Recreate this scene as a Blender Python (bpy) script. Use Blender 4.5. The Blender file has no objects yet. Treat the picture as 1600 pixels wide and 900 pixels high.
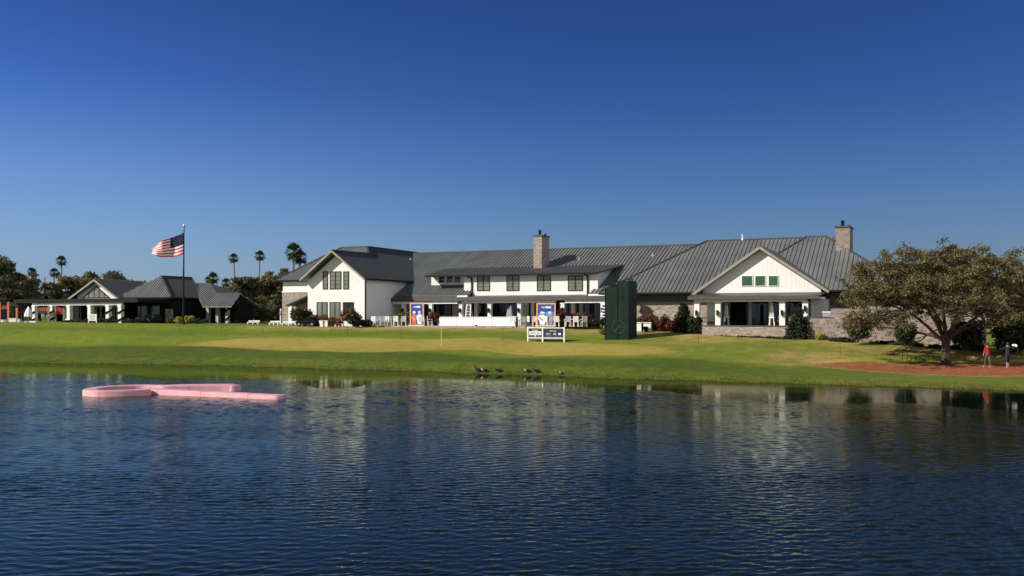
import bpy, bmesh, math, random
import numpy as np
from mathutils import Vector, Matrix, noise as mnoise
R = math.radians
rnd = random.Random(7)
sc = bpy.context.scene
COL = sc.collection
F, H, HZ = 1500.0, 4.5, 495.0          # focal length in photo pixels, eye height above the pond, horizon row

# ------------------------------------------------------------------ materials
def nn(nt, t, **k):
    n = nt.nodes.new(t)
    for a, b in k.items(): setattr(n, a, b)
    return n
def base_mat(name, col=(.5, .5, .5), rough=.6, metal=0, spec=.5):
    m = bpy.data.materials.new(name); m.use_nodes = True
    p = m.node_tree.nodes['Principled BSDF']
    p.inputs['Base Color'].default_value = (*col, 1); p.inputs['Roughness'].default_value = rough
    p.inputs['Metallic'].default_value = metal; p.inputs['Specular IOR Level'].default_value = spec
    return m, m.node_tree, p
def noisy(name, c1, c2, scale=3, rough=.6, metal=0, bump=0, detail=4, spec=.4, bscale=None):
    m, nt, p = base_mat(name, c1, rough, metal, spec)
    tc = nn(nt, 'ShaderNodeTexCoord'); no = nn(nt, 'ShaderNodeTexNoise')
    no.inputs['Scale'].default_value = scale; no.inputs['Detail'].default_value = detail
    r = nn(nt, 'ShaderNodeValToRGB'); r.color_ramp.elements[0].position = .3; r.color_ramp.elements[1].position = .7
    r.color_ramp.elements[0].color = (*c1, 1); r.color_ramp.elements[1].color = (*c2, 1)
    L = nt.links.new
    L(tc.outputs['Object'], no.inputs['Vector']); L(no.outputs['Fac'], r.inputs['Fac']); L(r.outputs['Color'], p.inputs['Base Color'])
    if bump:
        n2 = nn(nt, 'ShaderNodeTexNoise'); n2.inputs['Scale'].default_value = bscale or scale * 6; n2.inputs['Detail'].default_value = 5
        b = nn(nt, 'ShaderNodeBump'); b.inputs['Strength'].default_value = bump; b.inputs['Distance'].default_value = .05
        L(tc.outputs['Object'], n2.inputs['Vector']); L(n2.outputs['Fac'], b.inputs['Height']); L(b.outputs['Normal'], p.inputs['Normal'])
    return m
def pan_roof(name, c1, c2, rough, metal):
    m = noisy(name, c1, c2, .5, rough, metal, 0, 6, .4); nt = m.node_tree; L = nt.links.new; p = nt.nodes['Principled BSDF']
    src = p.inputs['Base Color'].links[0].from_socket
    tc = nn(nt, 'ShaderNodeTexCoord'); sep = nn(nt, 'ShaderNodeSeparateXYZ'); L(tc.outputs['Object'], sep.inputs[0])
    fl = nn(nt, 'ShaderNodeMath', operation='SNAP'); fl.inputs[1].default_value = .86; L(sep.outputs['X'], fl.inputs[0])
    wn = nn(nt, 'ShaderNodeTexWhiteNoise', noise_dimensions='1D'); L(fl.outputs[0], wn.inputs['W'])
    mp = nn(nt, 'ShaderNodeMapping'); mp.inputs['Scale'].default_value = (1.6, .22, .22); L(tc.outputs['Object'], mp.inputs['Vector'])
    st = nn(nt, 'ShaderNodeTexNoise'); st.inputs['Scale'].default_value = 1.4; st.inputs['Detail'].default_value = 6; L(mp.outputs[0], st.inputs['Vector'])
    a = nn(nt, 'ShaderNodeMath', operation='MULTIPLY_ADD'); a.inputs[1].default_value = .16; a.inputs[2].default_value = .72; L(wn.outputs['Value'], a.inputs[0])
    b = nn(nt, 'ShaderNodeMath', operation='MULTIPLY_ADD'); b.inputs[1].default_value = .4; L(st.outputs['Fac'], b.inputs[0]); L(a.outputs[0], b.inputs[2])
    mx = nn(nt, 'ShaderNodeVectorMath', operation='SCALE'); L(src, mx.inputs[0]); L(b.outputs[0], mx.inputs['Scale']); L(mx.outputs[0], p.inputs['Base Color'])
    return m
def siding(name, c1, c2, axis='X', period=.42):
    """painted board-and-batten: narrow raised battens over slightly weathered boards"""
    m, nt, p = base_mat(name, c1, .55)
    L = nt.links.new
    tc = nn(nt, 'ShaderNodeTexCoord'); sep = nn(nt, 'ShaderNodeSeparateXYZ'); L(tc.outputs['Object'], sep.inputs[0])
    add = nn(nt, 'ShaderNodeMath', operation='ADD'); L(sep.outputs['X'], add.inputs[0]); L(sep.outputs['Y'], add.inputs[1])
    mu = nn(nt, 'ShaderNodeMath', operation='PINGPONG'); mu.inputs[1].default_value = period / 2; L(add.outputs[0], mu.inputs[0])
    ss = nn(nt, 'ShaderNodeMapRange'); ss.inputs['From Min'].default_value = .03; ss.inputs['From Max'].default_value = .045
    ss.inputs['To Min'].default_value = 1; ss.inputs['To Max'].default_value = 0; L(mu.outputs[0], ss.inputs['Value'])
    b = nn(nt, 'ShaderNodeBump'); b.inputs['Distance'].default_value = .012; b.inputs['Strength'].default_value = .6
    L(ss.outputs[0], b.inputs['Height']); L(b.outputs['Normal'], p.inputs['Normal'])
    no = nn(nt, 'ShaderNodeTexNoise'); no.inputs['Scale'].default_value = .9; no.inputs['Detail'].default_value = 6; L(tc.outputs['Object'], no.inputs['Vector'])
    mx = nn(nt, 'ShaderNodeMix', data_type='RGBA'); mx.inputs['A'].default_value = (*c1, 1); mx.inputs['B'].default_value = (*c2, 1)
    L(no.outputs['Fac'], mx.inputs['Factor']); L(mx.outputs['Result'], p.inputs['Base Color'])
    return m
def stone(name, cols, mortar, sx, sz, bump=.8):
    sx *= .78; sz *= .78
    """coursed stone: brick pattern on u+v / z, each stone its own colour"""
    m, nt, p = base_mat(name, cols[0], .85)
    L = nt.links.new
    tc = nn(nt, 'ShaderNodeTexCoord'); sep = nn(nt, 'ShaderNodeSeparateXYZ'); L(tc.outputs['Object'], sep.inputs[0])
    add = nn(nt, 'ShaderNodeMath', operation='ADD'); L(sep.outputs['X'], add.inputs[0]); L(sep.outputs['Y'], add.inputs[1])
    cmb = nn(nt, 'ShaderNodeCombineXYZ'); L(add.outputs[0], cmb.inputs['X']); L(sep.outputs['Z'], cmb.inputs['Y'])
    wob = nn(nt, 'ShaderNodeTexNoise'); wob.inputs['Scale'].default_value = 1.7; L(cmb.outputs[0], wob.inputs['Vector'])
    wv = nn(nt, 'ShaderNodeVectorMath', operation='MULTIPLY_ADD'); wv.inputs[1].default_value = (.12, .12, 0)
    L(wob.outputs['Color'], wv.inputs[0]); L(cmb.outputs[0], wv.inputs[2])
    br = nn(nt, 'ShaderNodeTexBrick'); br.inputs['Scale'].default_value = 1
    br.inputs['Brick Width'].default_value = sx; br.inputs['Row Height'].default_value = sz
    br.inputs['Mortar Size'].default_value = .018; br.inputs['Mortar Smooth'].default_value = .3
    br.inputs['Color1'].default_value = (0, 0, 0, 1); br.inputs['Color2'].default_value = (1, 1, 1, 1); br.inputs['Mortar'].default_value = (.5, .5, .5, 1)
    br.offset = .5; br.squash = .7; br.squash_frequency = 3
    L(wv.outputs[0], br.inputs['Vector'])
    r = nn(nt, 'ShaderNodeValToRGB'); r.color_ramp.interpolation = 'LINEAR'
    els = r.color_ramp.elements
    els[0].color = (*cols[0], 1); els[1].color = (*cols[-1], 1)
    for i, c in enumerate(cols[1:-1]):
        e = els.new((i + 1) / (len(cols) - 1)); e.color = (*c, 1)
    L(br.outputs['Color'], r.inputs['Fac'])
    no = nn(nt, 'ShaderNodeTexNoise'); no.inputs['Scale'].default_value = 5; no.inputs['Detail'].default_value = 6; L(tc.outputs['Object'], no.inputs['Vector'])
    ov = nn(nt, 'ShaderNodeMix', data_type='RGBA', blend_type='OVERLAY'); ov.inputs['Factor'].default_value = .7
    L(r.outputs['Color'], ov.inputs['A']); L(no.outputs['Color'], ov.inputs['B'])
    mm = nn(nt, 'ShaderNodeMix', data_type='RGBA'); mm.inputs['B'].default_value = (*mortar, 1)
    L(br.outputs['Fac'], mm.inputs['Factor']); L(ov.outputs['Result'], mm.inputs['A']); L(mm.outputs['Result'], p.inputs['Base Color'])
    sb = nn(nt, 'ShaderNodeMath', operation='SUBTRACT'); L(no.outputs['Fac'], sb.inputs[0]); L(br.outputs['Fac'], sb.inputs[1])
    b = nn(nt, 'ShaderNodeBump'); b.inputs['Strength'].default_value = bump; b.inputs['Distance'].default_value = .05
    L(sb.outputs[0], b.inputs['Height']); L(b.outputs['Normal'], p.inputs['Normal'])
    return m
def leafy(name, cols, trans=.25, rough=.55):
    """every leaf card takes its own tint (random per island)"""
    m, nt, p = base_mat(name, cols[0], rough, 0, .3)
    L = nt.links.new
    g = nn(nt, 'ShaderNodeNewGeometry'); r = nn(nt, 'ShaderNodeValToRGB')
    els = r.color_ramp.elements; els[0].color = (*cols[0], 1); els[1].color = (*cols[-1], 1)
    for i, c in enumerate(cols[1:-1]):
        e = els.new((i + 1) / (len(cols) - 1)); e.color = (*c, 1)
    L(g.outputs['Random Per Island'], r.inputs['Fac']); L(r.outputs['Color'], p.inputs['Base Color'])
    if trans:
        t = nn(nt, 'ShaderNodeBsdfTranslucent'); mx = nn(nt, 'ShaderNodeMixShader'); mx.inputs[0].default_value = trans
        out = [n for n in nt.nodes if n.type == 'OUTPUT_MATERIAL'][0]
        L(r.outputs['Color'], t.inputs['Color']); L(p.outputs[0], mx.inputs[1]); L(t.outputs[0], mx.inputs[2]); L(mx.outputs[0], out.inputs['Surface'])
    return m
def plain(name, col, rough=.5, metal=0, spec=.5):
    d = tuple(min(1, c * 1.12 + .004) for c in col); e = tuple(c * .9 for c in col)
    return noisy(name, e, d, 2.2, rough, metal, 0, 5, spec)

M = {}
M['white'] = siding('white_siding', (.76, .75, .72), (.66, .65, .62))
M['trim'] = plain('white_trim', (.76, .75, .72), .5)
M['shade_white'] = plain('shaded_white', (.62, .62, .6), .7)  # white with shade painted in, for rear wall, piers and some frames
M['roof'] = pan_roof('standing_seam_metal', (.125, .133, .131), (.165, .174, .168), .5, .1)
M['roofside'] = noisy('low_slope_and_shade_metal', (.058, .06, .06), (.072, .074, .073), .4, .65, .05, 0, 6, .3)  # low roofs' own dark tone; right-hand slopes get their shade painted in
M['dark'] = plain('dark_bronze', (.006, .0055, .0055), .65, 0, .2)
M['fascia'] = plain('bronze_fascia', (.06, .055, .05), .5)
M['tanfascia'] = plain('tan_fascia', (.26, .225, .18), .6)
M['stone'] = stone('tan_ledge_stone', [(.17, .125, .095), (.4, .315, .235), (.27, .2, .15), (.47, .4, .32), (.23, .175, .14)], (.36, .31, .26), .46, .16)
M['brick'] = stone('brown_brick_stone', [(.12, .085, .068), (.29, .215, .17), (.18, .14, .118), (.35, .275, .225), (.145, .108, .09)], (.38, .34, .3), .55, .27)
def glassmat(name, col, rough=.06):
    m, nt, p = base_mat(name, col, rough, 0, .8)
    L = nt.links.new
    tc = nn(nt, 'ShaderNodeTexCoord'); no = nn(nt, 'ShaderNodeTexNoise'); no.inputs['Scale'].default_value = .9
    L(tc.outputs['Object'], no.inputs['Vector'])
    sep = nn(nt, 'ShaderNodeSeparateXYZ'); L(tc.outputs['Object'], sep.inputs[0])
    pp = nn(nt, 'ShaderNodeMath', operation='PINGPONG'); pp.inputs[1].default_value = .11; L(sep.outputs['Z'], pp.inputs[0])
    mr = nn(nt, 'ShaderNodeMapRange'); mr.inputs['From Max'].default_value = .11; mr.inputs['To Min'].default_value = .75; mr.inputs['To Max'].default_value = 1.2
    L(pp.outputs[0], mr.inputs['Value'])
    mu = nn(nt, 'ShaderNodeMath', operation='MULTIPLY'); L(no.outputs['Fac'], mu.inputs[0]); L(mr.outputs[0], mu.inputs[1])
    mx = nn(nt, 'ShaderNodeMix', data_type='RGBA'); mx.inputs['A'].default_value = (*[c * .5 for c in col], 1); mx.inputs['B'].default_value = (*[c * 1.7 for c in col], 1)
    L(mu.outputs[0], mx.inputs['Factor']); L(mx.outputs['Result'], p.inputs['Base Color'])
    return m
M['glass'] = glassmat('blind_backed_glass', (.15, .16, .11))
M['darkglass'] = glassmat('dark_glass', (.012, .014, .014), .04)
M['greenglass'] = plain('green_shutter', (.012, .075, .026), .45)
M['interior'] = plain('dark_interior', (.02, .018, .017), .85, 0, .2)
M['lodgewall'] = plain('shaded_charcoal_wall', (.012, .011, .011), .9, 0, .1)  # dark wall colour, deepened with the shade of the overhang
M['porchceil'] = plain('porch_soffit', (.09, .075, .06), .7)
M['floor'] = noisy('terrace_paving', (.28, .25, .21), (.36, .33, .28), 2, .85)
M['metal'] = plain('brushed_metal', (.5, .5, .5), .35, .8)
M['white_plastic'] = plain('white_plastic', (.8, .79, .76), .4)
M['navy'] = plain('navy_panel', (.012, .018, .05), .45)
M['navydark'] = plain('dark_navy_cloth', (.006, .009, .026), .9, 0, .1)
M['black'] = plain('black_paint', (.005, .005, .006), .9, 0, .1)
M['ink'] = plain('black_print', (.02, .022, .03), .5)
M['orange'] = plain('orange_frame', (.8, .38, .14), .5)
M['rust'] = plain('orange_post', (.55, .17, .06), .6)
M['orangeprint'] = plain('orange_print', (.8, .13, .03), .5)
M['print_blue'] = plain('poster_blue', (.03, .07, .32), .4)
M['print_sky'] = plain('poster_sky_blue', (.06, .25, .6), .4)
M['print_red'] = plain('poster_red', (.62, .13, .08), .4)
M['print_white'] = plain('poster_white', (.85, .84, .85), .4)
M['print_grey'] = plain('poster_lilac', (.25, .24, .4), .4)
M['print_tan'] = plain('poster_tan', (.6, .38, .28), .4)
M['yellow'] = plain('yellow_base', (.75, .55, .2), .5)
M['pink'] = noisy('pink_vinyl', (.66, .33, .36), (.75, .42, .45), 1.6, .5, 0, .25, 6, .3, 2.2)
M['pinkdeep'] = plain('deep_pink_vinyl', (.6, .2, .26), .5)
M['scrim'] = noisy('dark_green_scrim', (.004, .015, .011), (.01, .028, .021), .7, .6, 0, .6, 7, .3, 1.1)
M['emblem'] = noisy('faded_emblem', (.03, .06, .05), (.012, .036, .028), 5, .7)
M['wood'] = noisy('grey_wood', (.2, .15, .1), (.3, .23, .16), 4, .8)
M['stake'] = plain('dark_stake', (.05, .06, .04), .7)
M['bark'] = noisy('oak_bark', (.03, .023, .018), (.085, .065, .05), 6, .9, 0, .8)
M['palmbark'] = noisy('palm_bark', (.16, .13, .1), (.28, .23, .19), 3, .9)
M['skin'] = plain('skin', (.35, .2, .14), .5)
M['hair'] = plain('dark_hair', (.012, .01, .009), .6)
M['redcloth'] = noisy('red_shirt', (.3, .025, .022), (.4, .035, .03), 5, .8)
M['khaki'] = noisy('grey_khaki', (.075, .066, .056), (.11, .098, .084), 5, .9)
M['darkcloth'] = noisy('navy_clothes', (.01, .011, .02), (.02, .021, .034), 5, .8)
M['shoe'] = plain('pale_shoe', (.55, .53, .5), .6)
M['feather'] = noisy('dark_feathers', (.009, .007, .006), (.025, .02, .016), 9, .8)
M['featherpale'] = plain('pale_feathers', (.45, .38, .32), .7)
M['beak'] = plain('beak', (.1, .05, .02), .6)
M['flagred'] = plain('flag_red', (.6, .03, .045), .7)
M['flagwhite'] = plain('flag_white', (.82, .8, .78), .7)
M['flagblue'] = plain('flag_blue', (.008, .01, .045), .8, 0, .2)
M['grey'] = plain('grey_paint', (.3, .31, .32), .5)
M['tent'] = noisy('black_tent_cloth', (.02, .018, .018), (.04, .035, .033), 2, .8)
# foliage
M['oakleaf'] = leafy('oak_leaf', [(.08, .075, .026), (.145, .122, .046), (.19, .15, .068), (.105, .105, .034), (.22, .172, .092)], .3)
M['darkleaf'] = leafy('dark_leaf', [(.07, .075, .032), (.12, .12, .05), (.16, .14, .068), (.098, .1, .043)], .35)
M['olivetree'] = leafy('olive_leaf', [(.095, .095, .042), (.155, .146, .067), (.22, .19, .1), (.12, .12, .054)], .35)
M['palmleaf'] = leafy('palm_frond', [(.025, .035, .012), (.05, .06, .022), (.08, .085, .035)], .15)
M['deadfrond'] = leafy('dead_frond', [(.12, .09, .055), (.2, .15, .09)], .1)
M['shrub'] = leafy('shrub_leaf', [(.02, .034, .012), (.045, .06, .02), (.06, .07, .03)], .2)
M['shrubdark'] = leafy('holly_leaf', [(.01, .018, .009), (.022, .034, .015), (.03, .042, .02)], .1)
M['shrubred'] = leafy('red_shrub_leaf', [(.16, .025, .02), (.05, .04, .02), (.24, .04, .03), (.04, .045, .018)], .2)
M['shruborange'] = leafy('rusty_shrub_leaf', [(.2, .085, .025), (.1, .06, .02), (.26, .12, .04), (.06, .055, .02)], .2)
M['shrubyellow'] = leafy('yellow_shrub_leaf', [(.4, .34, .04), (.3, .3, .05), (.5, .42, .07)], .25)
M['shruboliv'] = leafy('olive_shrub_leaf', [(.12, .12, .03), (.2, .18, .05), (.16, .1, .035)], .25)

# ------------------------------------------------------------------ mesh builder
class MB:
    def __init__(s): s.v = []; s.f = []; s.mi = []; s.m = 0
    def quadset(s, pts, faces):
        o = len(s.v); s.v += [tuple(p) for p in pts]; s.f += [tuple(i + o for i in f) for f in faces]; s.mi += [s.m] * len(faces); return s
    def box(s, x0, x1, y0, y1, z0, z1):
        return s.quadset([(x0,y0,z0),(x1,y0,z0),(x1,y1,z0),(x0,y1,z0),(x0,y0,z1),(x1,y0,z1),(x1,y1,z1),(x0,y1,z1)],
                  [(0,3,2,1),(4,5,6,7),(0,1,5,4),(1,2,6,5),(2,3,7,6),(3,0,4,7)])
    def bar(s, p, q, w, h=None, up=(0,0,1)):
        h = h or w; p = Vector(p); q = Vector(q); d = (q - p).normalized(); up = Vector(up)
        if abs(d.dot(up)) > .98: up = Vector((1,0,0))
        a = d.cross(up).normalized() * w / 2; b = a.cross(d).normalized() * h / 2
        pts = [p-a-b, p+a-b, p+a+b, p-a+b, q-a-b, q+a-b, q+a+b, q-a+b]
        return s.quadset(pts, [(0,3,2,1),(4,5,6,7),(0,1,5,4),(1,2,6,5),(2,3,7,6),(3,0,4,7)])
    def tube(s, pts, rad, n=8, caps=True):
        pts = [Vector(p) for p in pts]
        if not hasattr(rad, '__len__'): rad = [rad] * len(pts)
        rings = []
        ref = None
        for i, p in enumerate(pts):
            d = (pts[min(i+1, len(pts)-1)] - pts[max(i-1, 0)]).normalized()
            if ref is None:
                ref = d.cross(Vector((0, 1, .013)))
                if ref.length < .05: ref = d.cross(Vector((1, 0, 0)))
            a = (ref - d * ref.dot(d)).normalized(); ref = a; b = d.cross(a)
            rings.append([p + (a * math.cos(2*math.pi*k/n) + b * math.sin(2*math.pi*k/n)) * rad[i] for k in range(n)])
        fs = []
        for i in range(len(rings)-1):
            for k in range(n):
                fs.append((i*n+k, i*n+(k+1)%n, (i+1)*n+(k+1)%n, (i+1)*n+k))
        if caps: fs.append(tuple(range(n))[::-1]); fs.append(tuple((len(rings)-1)*n + k for k in range(n)))
        return s.quadset([v for r in rings for v in r], fs)
    def prism(s, poly, a, b, axis='y'):
        n = len(poly)
        if axis == 'y': A = [(p[0], a, p[1]) for p in poly]; B = [(p[0], b, p[1]) for p in poly]
        elif axis == 'x': A = [(a, p[0], p[1]) for p in poly]; B = [(b, p[0], p[1]) for p in poly]
        else: A = [(p[0], p[1], a) for p in poly]; B = [(p[0], p[1], b) for p in poly]
        return s.quadset(A + B, [tuple(range(n)), tuple(range(2*n-1, n-1, -1))] + [(i, i+n, (i+1)%n+n, (i+1)%n) for i in range(n)])
    def slab(s, poly, t):
        """plate under a planar polygon, t thick (downwards)"""
        n = len(poly); A = [Vector(p) for p in poly]; B = [p - Vector((0,0,t)) for p in A]
        return s.quadset(A + B, [tuple(range(n)), tuple(range(2*n-1, n-1, -1))] + [(i, i+n, (i+1)%n+n, (i+1)%n) for i in range(n)])
    def slope(s, poly, t=.18, sp=.43, w=.08, h=.095):
        """roof slope with standing seams running down the fall line"""
        P = [Vector(p) for p in poly]; s.slab(poly, t)
        n = Vector((0,0,0))
        for i in range(len(P)):
            a, b = P[i], P[(i+1) % len(P)]
            n += Vector(((a.y-b.y)*(a.z+b.z), (a.z-b.z)*(a.x+b.x), (a.x-b.x)*(a.y+b.y)))
        n.normalize()
        if n.z < 0: n = -n
        hz = Vector((0,0,1)).cross(n)
        if hz.length < 1e-3: return s
        hz.normalize(); dn = n.cross(hz)
        o = P[0]; Q = [((p-o).dot(hz), (p-o).dot(dn)) for p in P]
        a0 = min(q[0] for q in Q); a1 = max(q[0] for q in Q)
        a = a0 + sp * .5
        while a < a1:
            xs = []
            for i in range(len(Q)):
                (xa, ya), (xb, yb) = Q[i], Q[(i+1) % len(Q)]
                if (xa <= a) != (xb <= a): xs.append(ya + (yb-ya) * (a-xa) / (xb-xa))
            xs.sort()
            for i in range(0, len(xs)-1, 2):
                if xs[i+1] - xs[i] > .15:
                    p = o + hz*a + dn*xs[i] + n*(h/2-.01); q = o + hz*a + dn*xs[i+1] + n*(h/2-.01)
                    s.bar(p, q, w, h, up=n)
            a += sp
        return s
    def build(s, name, mat, parent=None, off=(0,0,0), smooth=False):
        me = bpy.data.meshes.new(name)
        ox, oy, oz = off
        me.from_pydata([(x-ox, y-oy, z-oz) for x, y, z in s.v], [], s.f)
        mats = mat if isinstance(mat, (list, tuple)) else [mat]
        for m in mats: me.materials.append(m)
        if len(mats) > 1: me.polygons.foreach_set('material_index', s.mi)
        bm = bmesh.new(); bm.from_mesh(me); bmesh.ops.recalc_face_normals(bm, faces=bm.faces); bm.to_mesh(me); bm.free()
        if smooth: me.shade_smooth()
        o = bpy.data.objects.new(name, me); COL.objects.link(o)
        if parent: o.parent = parent
        return o
def tag(o, label=None, cat=None, group=None, kind=None):
    if label: o['label'] = label
    if cat: o['category'] = cat
    if group: o['group'] = group
    if kind: o['kind'] = kind
    return o
def empty(name, loc, rz=0, label=None, cat=None, group=None):
    o = bpy.data.objects.new(name, None); COL.objects.link(o); o.location = loc; o.rotation_euler = (0, 0, rz)
    o.empty_display_size = .3
    return tag(o, label, cat, group)
def copy_tree(o, parent=None):
    c = o.copy(); COL.objects.link(c)
    if parent: c.parent = parent
    for ch in list(o.children): copy_tree(ch, c)
    return c
def raw_mesh(name, V, Fq, mat, parent=None, mi=None, smooth=False):
    me = bpy.data.meshes.new(name); V = np.asarray(V, np.float32); Fq = np.asarray(Fq, np.int32)
    k = Fq.shape[1]; nF = len(Fq)
    me.vertices.add(len(V)); me.vertices.foreach_set('co', V.ravel())
    me.loops.add(nF * k); me.loops.foreach_set('vertex_index', Fq.ravel())
    me.polygons.add(nF); me.polygons.foreach_set('loop_start', np.arange(nF, dtype=np.int32) * k)
    if smooth: me.polygons.foreach_set('use_smooth', np.ones(nF, bool))
    for m in (mat if isinstance(mat, (list, tuple)) else [mat]): me.materials.append(m)
    if mi is not None: me.polygons.foreach_set('material_index', np.asarray(mi, np.int32))
    me.update(calc_edges=True); me.validate()
    o = bpy.data.objects.new(name, me); COL.objects.link(o)
    if parent: o.parent = parent
    return o

# ------------------------------------------------------------------ terrain
COLS = {  # sight-line column (photo px): (distance, height) from the shore up to the far fields
 -500: [(112,0),(114,.55),(122,1.5),(128,2.7),(136,3.85),(150,4.0),(420,5)],
 0:    [(95,0),(97,.6),(104,1.4),(112,2.65),(120,3.82),(128,3.95),(420,4.5)],
 300:  [(90,0),(92,.65),(98,1.35),(104,2.2),(112,3.5),(118,3.65),(420,4.5)],
 600:  [(81.3,0),(83.3,.7),(87.8,1.3),(97,2.35),(106,3.38),(112,3.42),(420,4.4)],
 800:  [(75,0),(77,.75),(82,1.15),(92,2.25),(101.5,3.35),(106,3.42),(420,4.3)],
 1000: [(69.6,0),(71.5,.65),(77,1.25),(87,2.15),(94.5,3.12),(98.5,3.42),(420,4.2)],
 1200: [(65.5,0),(67.5,.5),(72,.9),(80,1.75),(89,2.72),(94,3.1),(420,4)],
 1400: [(62,0),(64,.35),(70,.72),(76,1.45),(80,2.05),(86,2.35),(420,3.5)],
 1600: [(58.7,0),(60.5,.35),(66,.5),(72,.76),(76,1.5),(80,1.95),(420,3.5)],
 2200: [(50,0),(52,.4),(58,.6),(64,1.0),(70,1.5),(78,1.9),(420,3)],
}
WL = .4                                # pond level
COLS[1600][2] = (66, .76); COLS[2200][2] = (58, .9)
for _p, _c in COLS.items():            # shore and bank foot on their sight lines at the pond level
    d0, (d1, b1) = _c[0][0] * (H - WL) / H, _c[1]
    _c[0] = (d0, WL); e1 = d0 + 2.1; _c[1] = (e1, H - (H - b1) / d1 * e1)
_ks = np.array([(p - 800) / F for p in sorted(COLS)])
_Y = np.array([[a for a, b in COLS[p]] for p in sorted(COLS)]); _Z = np.array([[b for a, b in COLS[p]] for p in sorted(COLS)])
def terrain(x, y):
    x = np.asarray(x, float); y = np.asarray(y, float)
    k = np.clip(x / np.maximum(y, 20), _ks[0], _ks[-1])
    i = np.clip(np.searchsorted(_ks, k) - 1, 0, len(_ks) - 2); t = (k - _ks[i]) / (_ks[i+1] - _ks[i]); t = t*t*(3-2*t) * .5 + t * .5
    Yk = _Y[i] * (1 - t)[..., None] + _Y[i+1] * t[..., None]; Zk = _Z[i] * (1 - t)[..., None] + _Z[i+1] * t[..., None]
    z = np.where(y < Yk[..., 0], WL - np.minimum(1.5, (Yk[..., 0] - y) * .2), WL)
    n = Yk.shape[-1]
    S = (Zk[..., 1:] - Zk[..., :-1]) / (Yk[..., 1:] - Yk[..., :-1])
    D = np.empty_like(Zk); D[..., 0] = S[..., 0]; D[..., -1] = S[..., -1]
    D[..., 1:-1] = 2 * S[..., 1:] * S[..., :-1] / np.maximum(S[..., 1:] + S[..., :-1], 1e-6)
    for j in range(n - 1):
        h = Yk[..., j+1] - Yk[..., j]; u = (y - Yk[..., j]) / h
        v = ((2*u**3 - 3*u**2 + 1) * Zk[..., j] + (u**3 - 2*u**2 + u) * h * D[..., j] + (-2*u**3 + 3*u**2) * Zk[..., j+1] + (u**3 - u**2) * h * D[..., j+1])
        z = np.where((u >= 0) & (u < 1), v, z)
    z = np.where(y >= Yk[..., -1], Zk[..., -1], z)
    w = np.clip((y - Yk[..., 0]) / 6, 0, 1) * np.clip((Yk[..., 4] - y) / 10, 0, 1)
    z = z + w * (.2 * np.sin(x * .17 + 1.3) * np.sin(y * .21 + .4) + .07 * np.sin(x * .43 - y * .31))
    near = np.clip(WL + (12 - y) * .22, -3, 2.9)
    return np.maximum(z, np.where(y < 26, near, -9)), Yk
def tz(x, y): return float(terrain(np.array([x]), np.array([y]))[0][0])
def G(px, py):
    """where the sight line through a photo pixel meets the ground"""
    k = (px - 800) / F; s = (py - HZ) / F
    ys = np.arange(45, 180, .05); z, _ = terrain(k * ys, ys)
    i = int(np.argmax(H - s * ys <= z)); y = ys[i]
    return k * y, y, float(z[i])
def P(px, py, D): return ((px - 800) / F * D, D, H - (py - HZ) / F * D)

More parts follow.
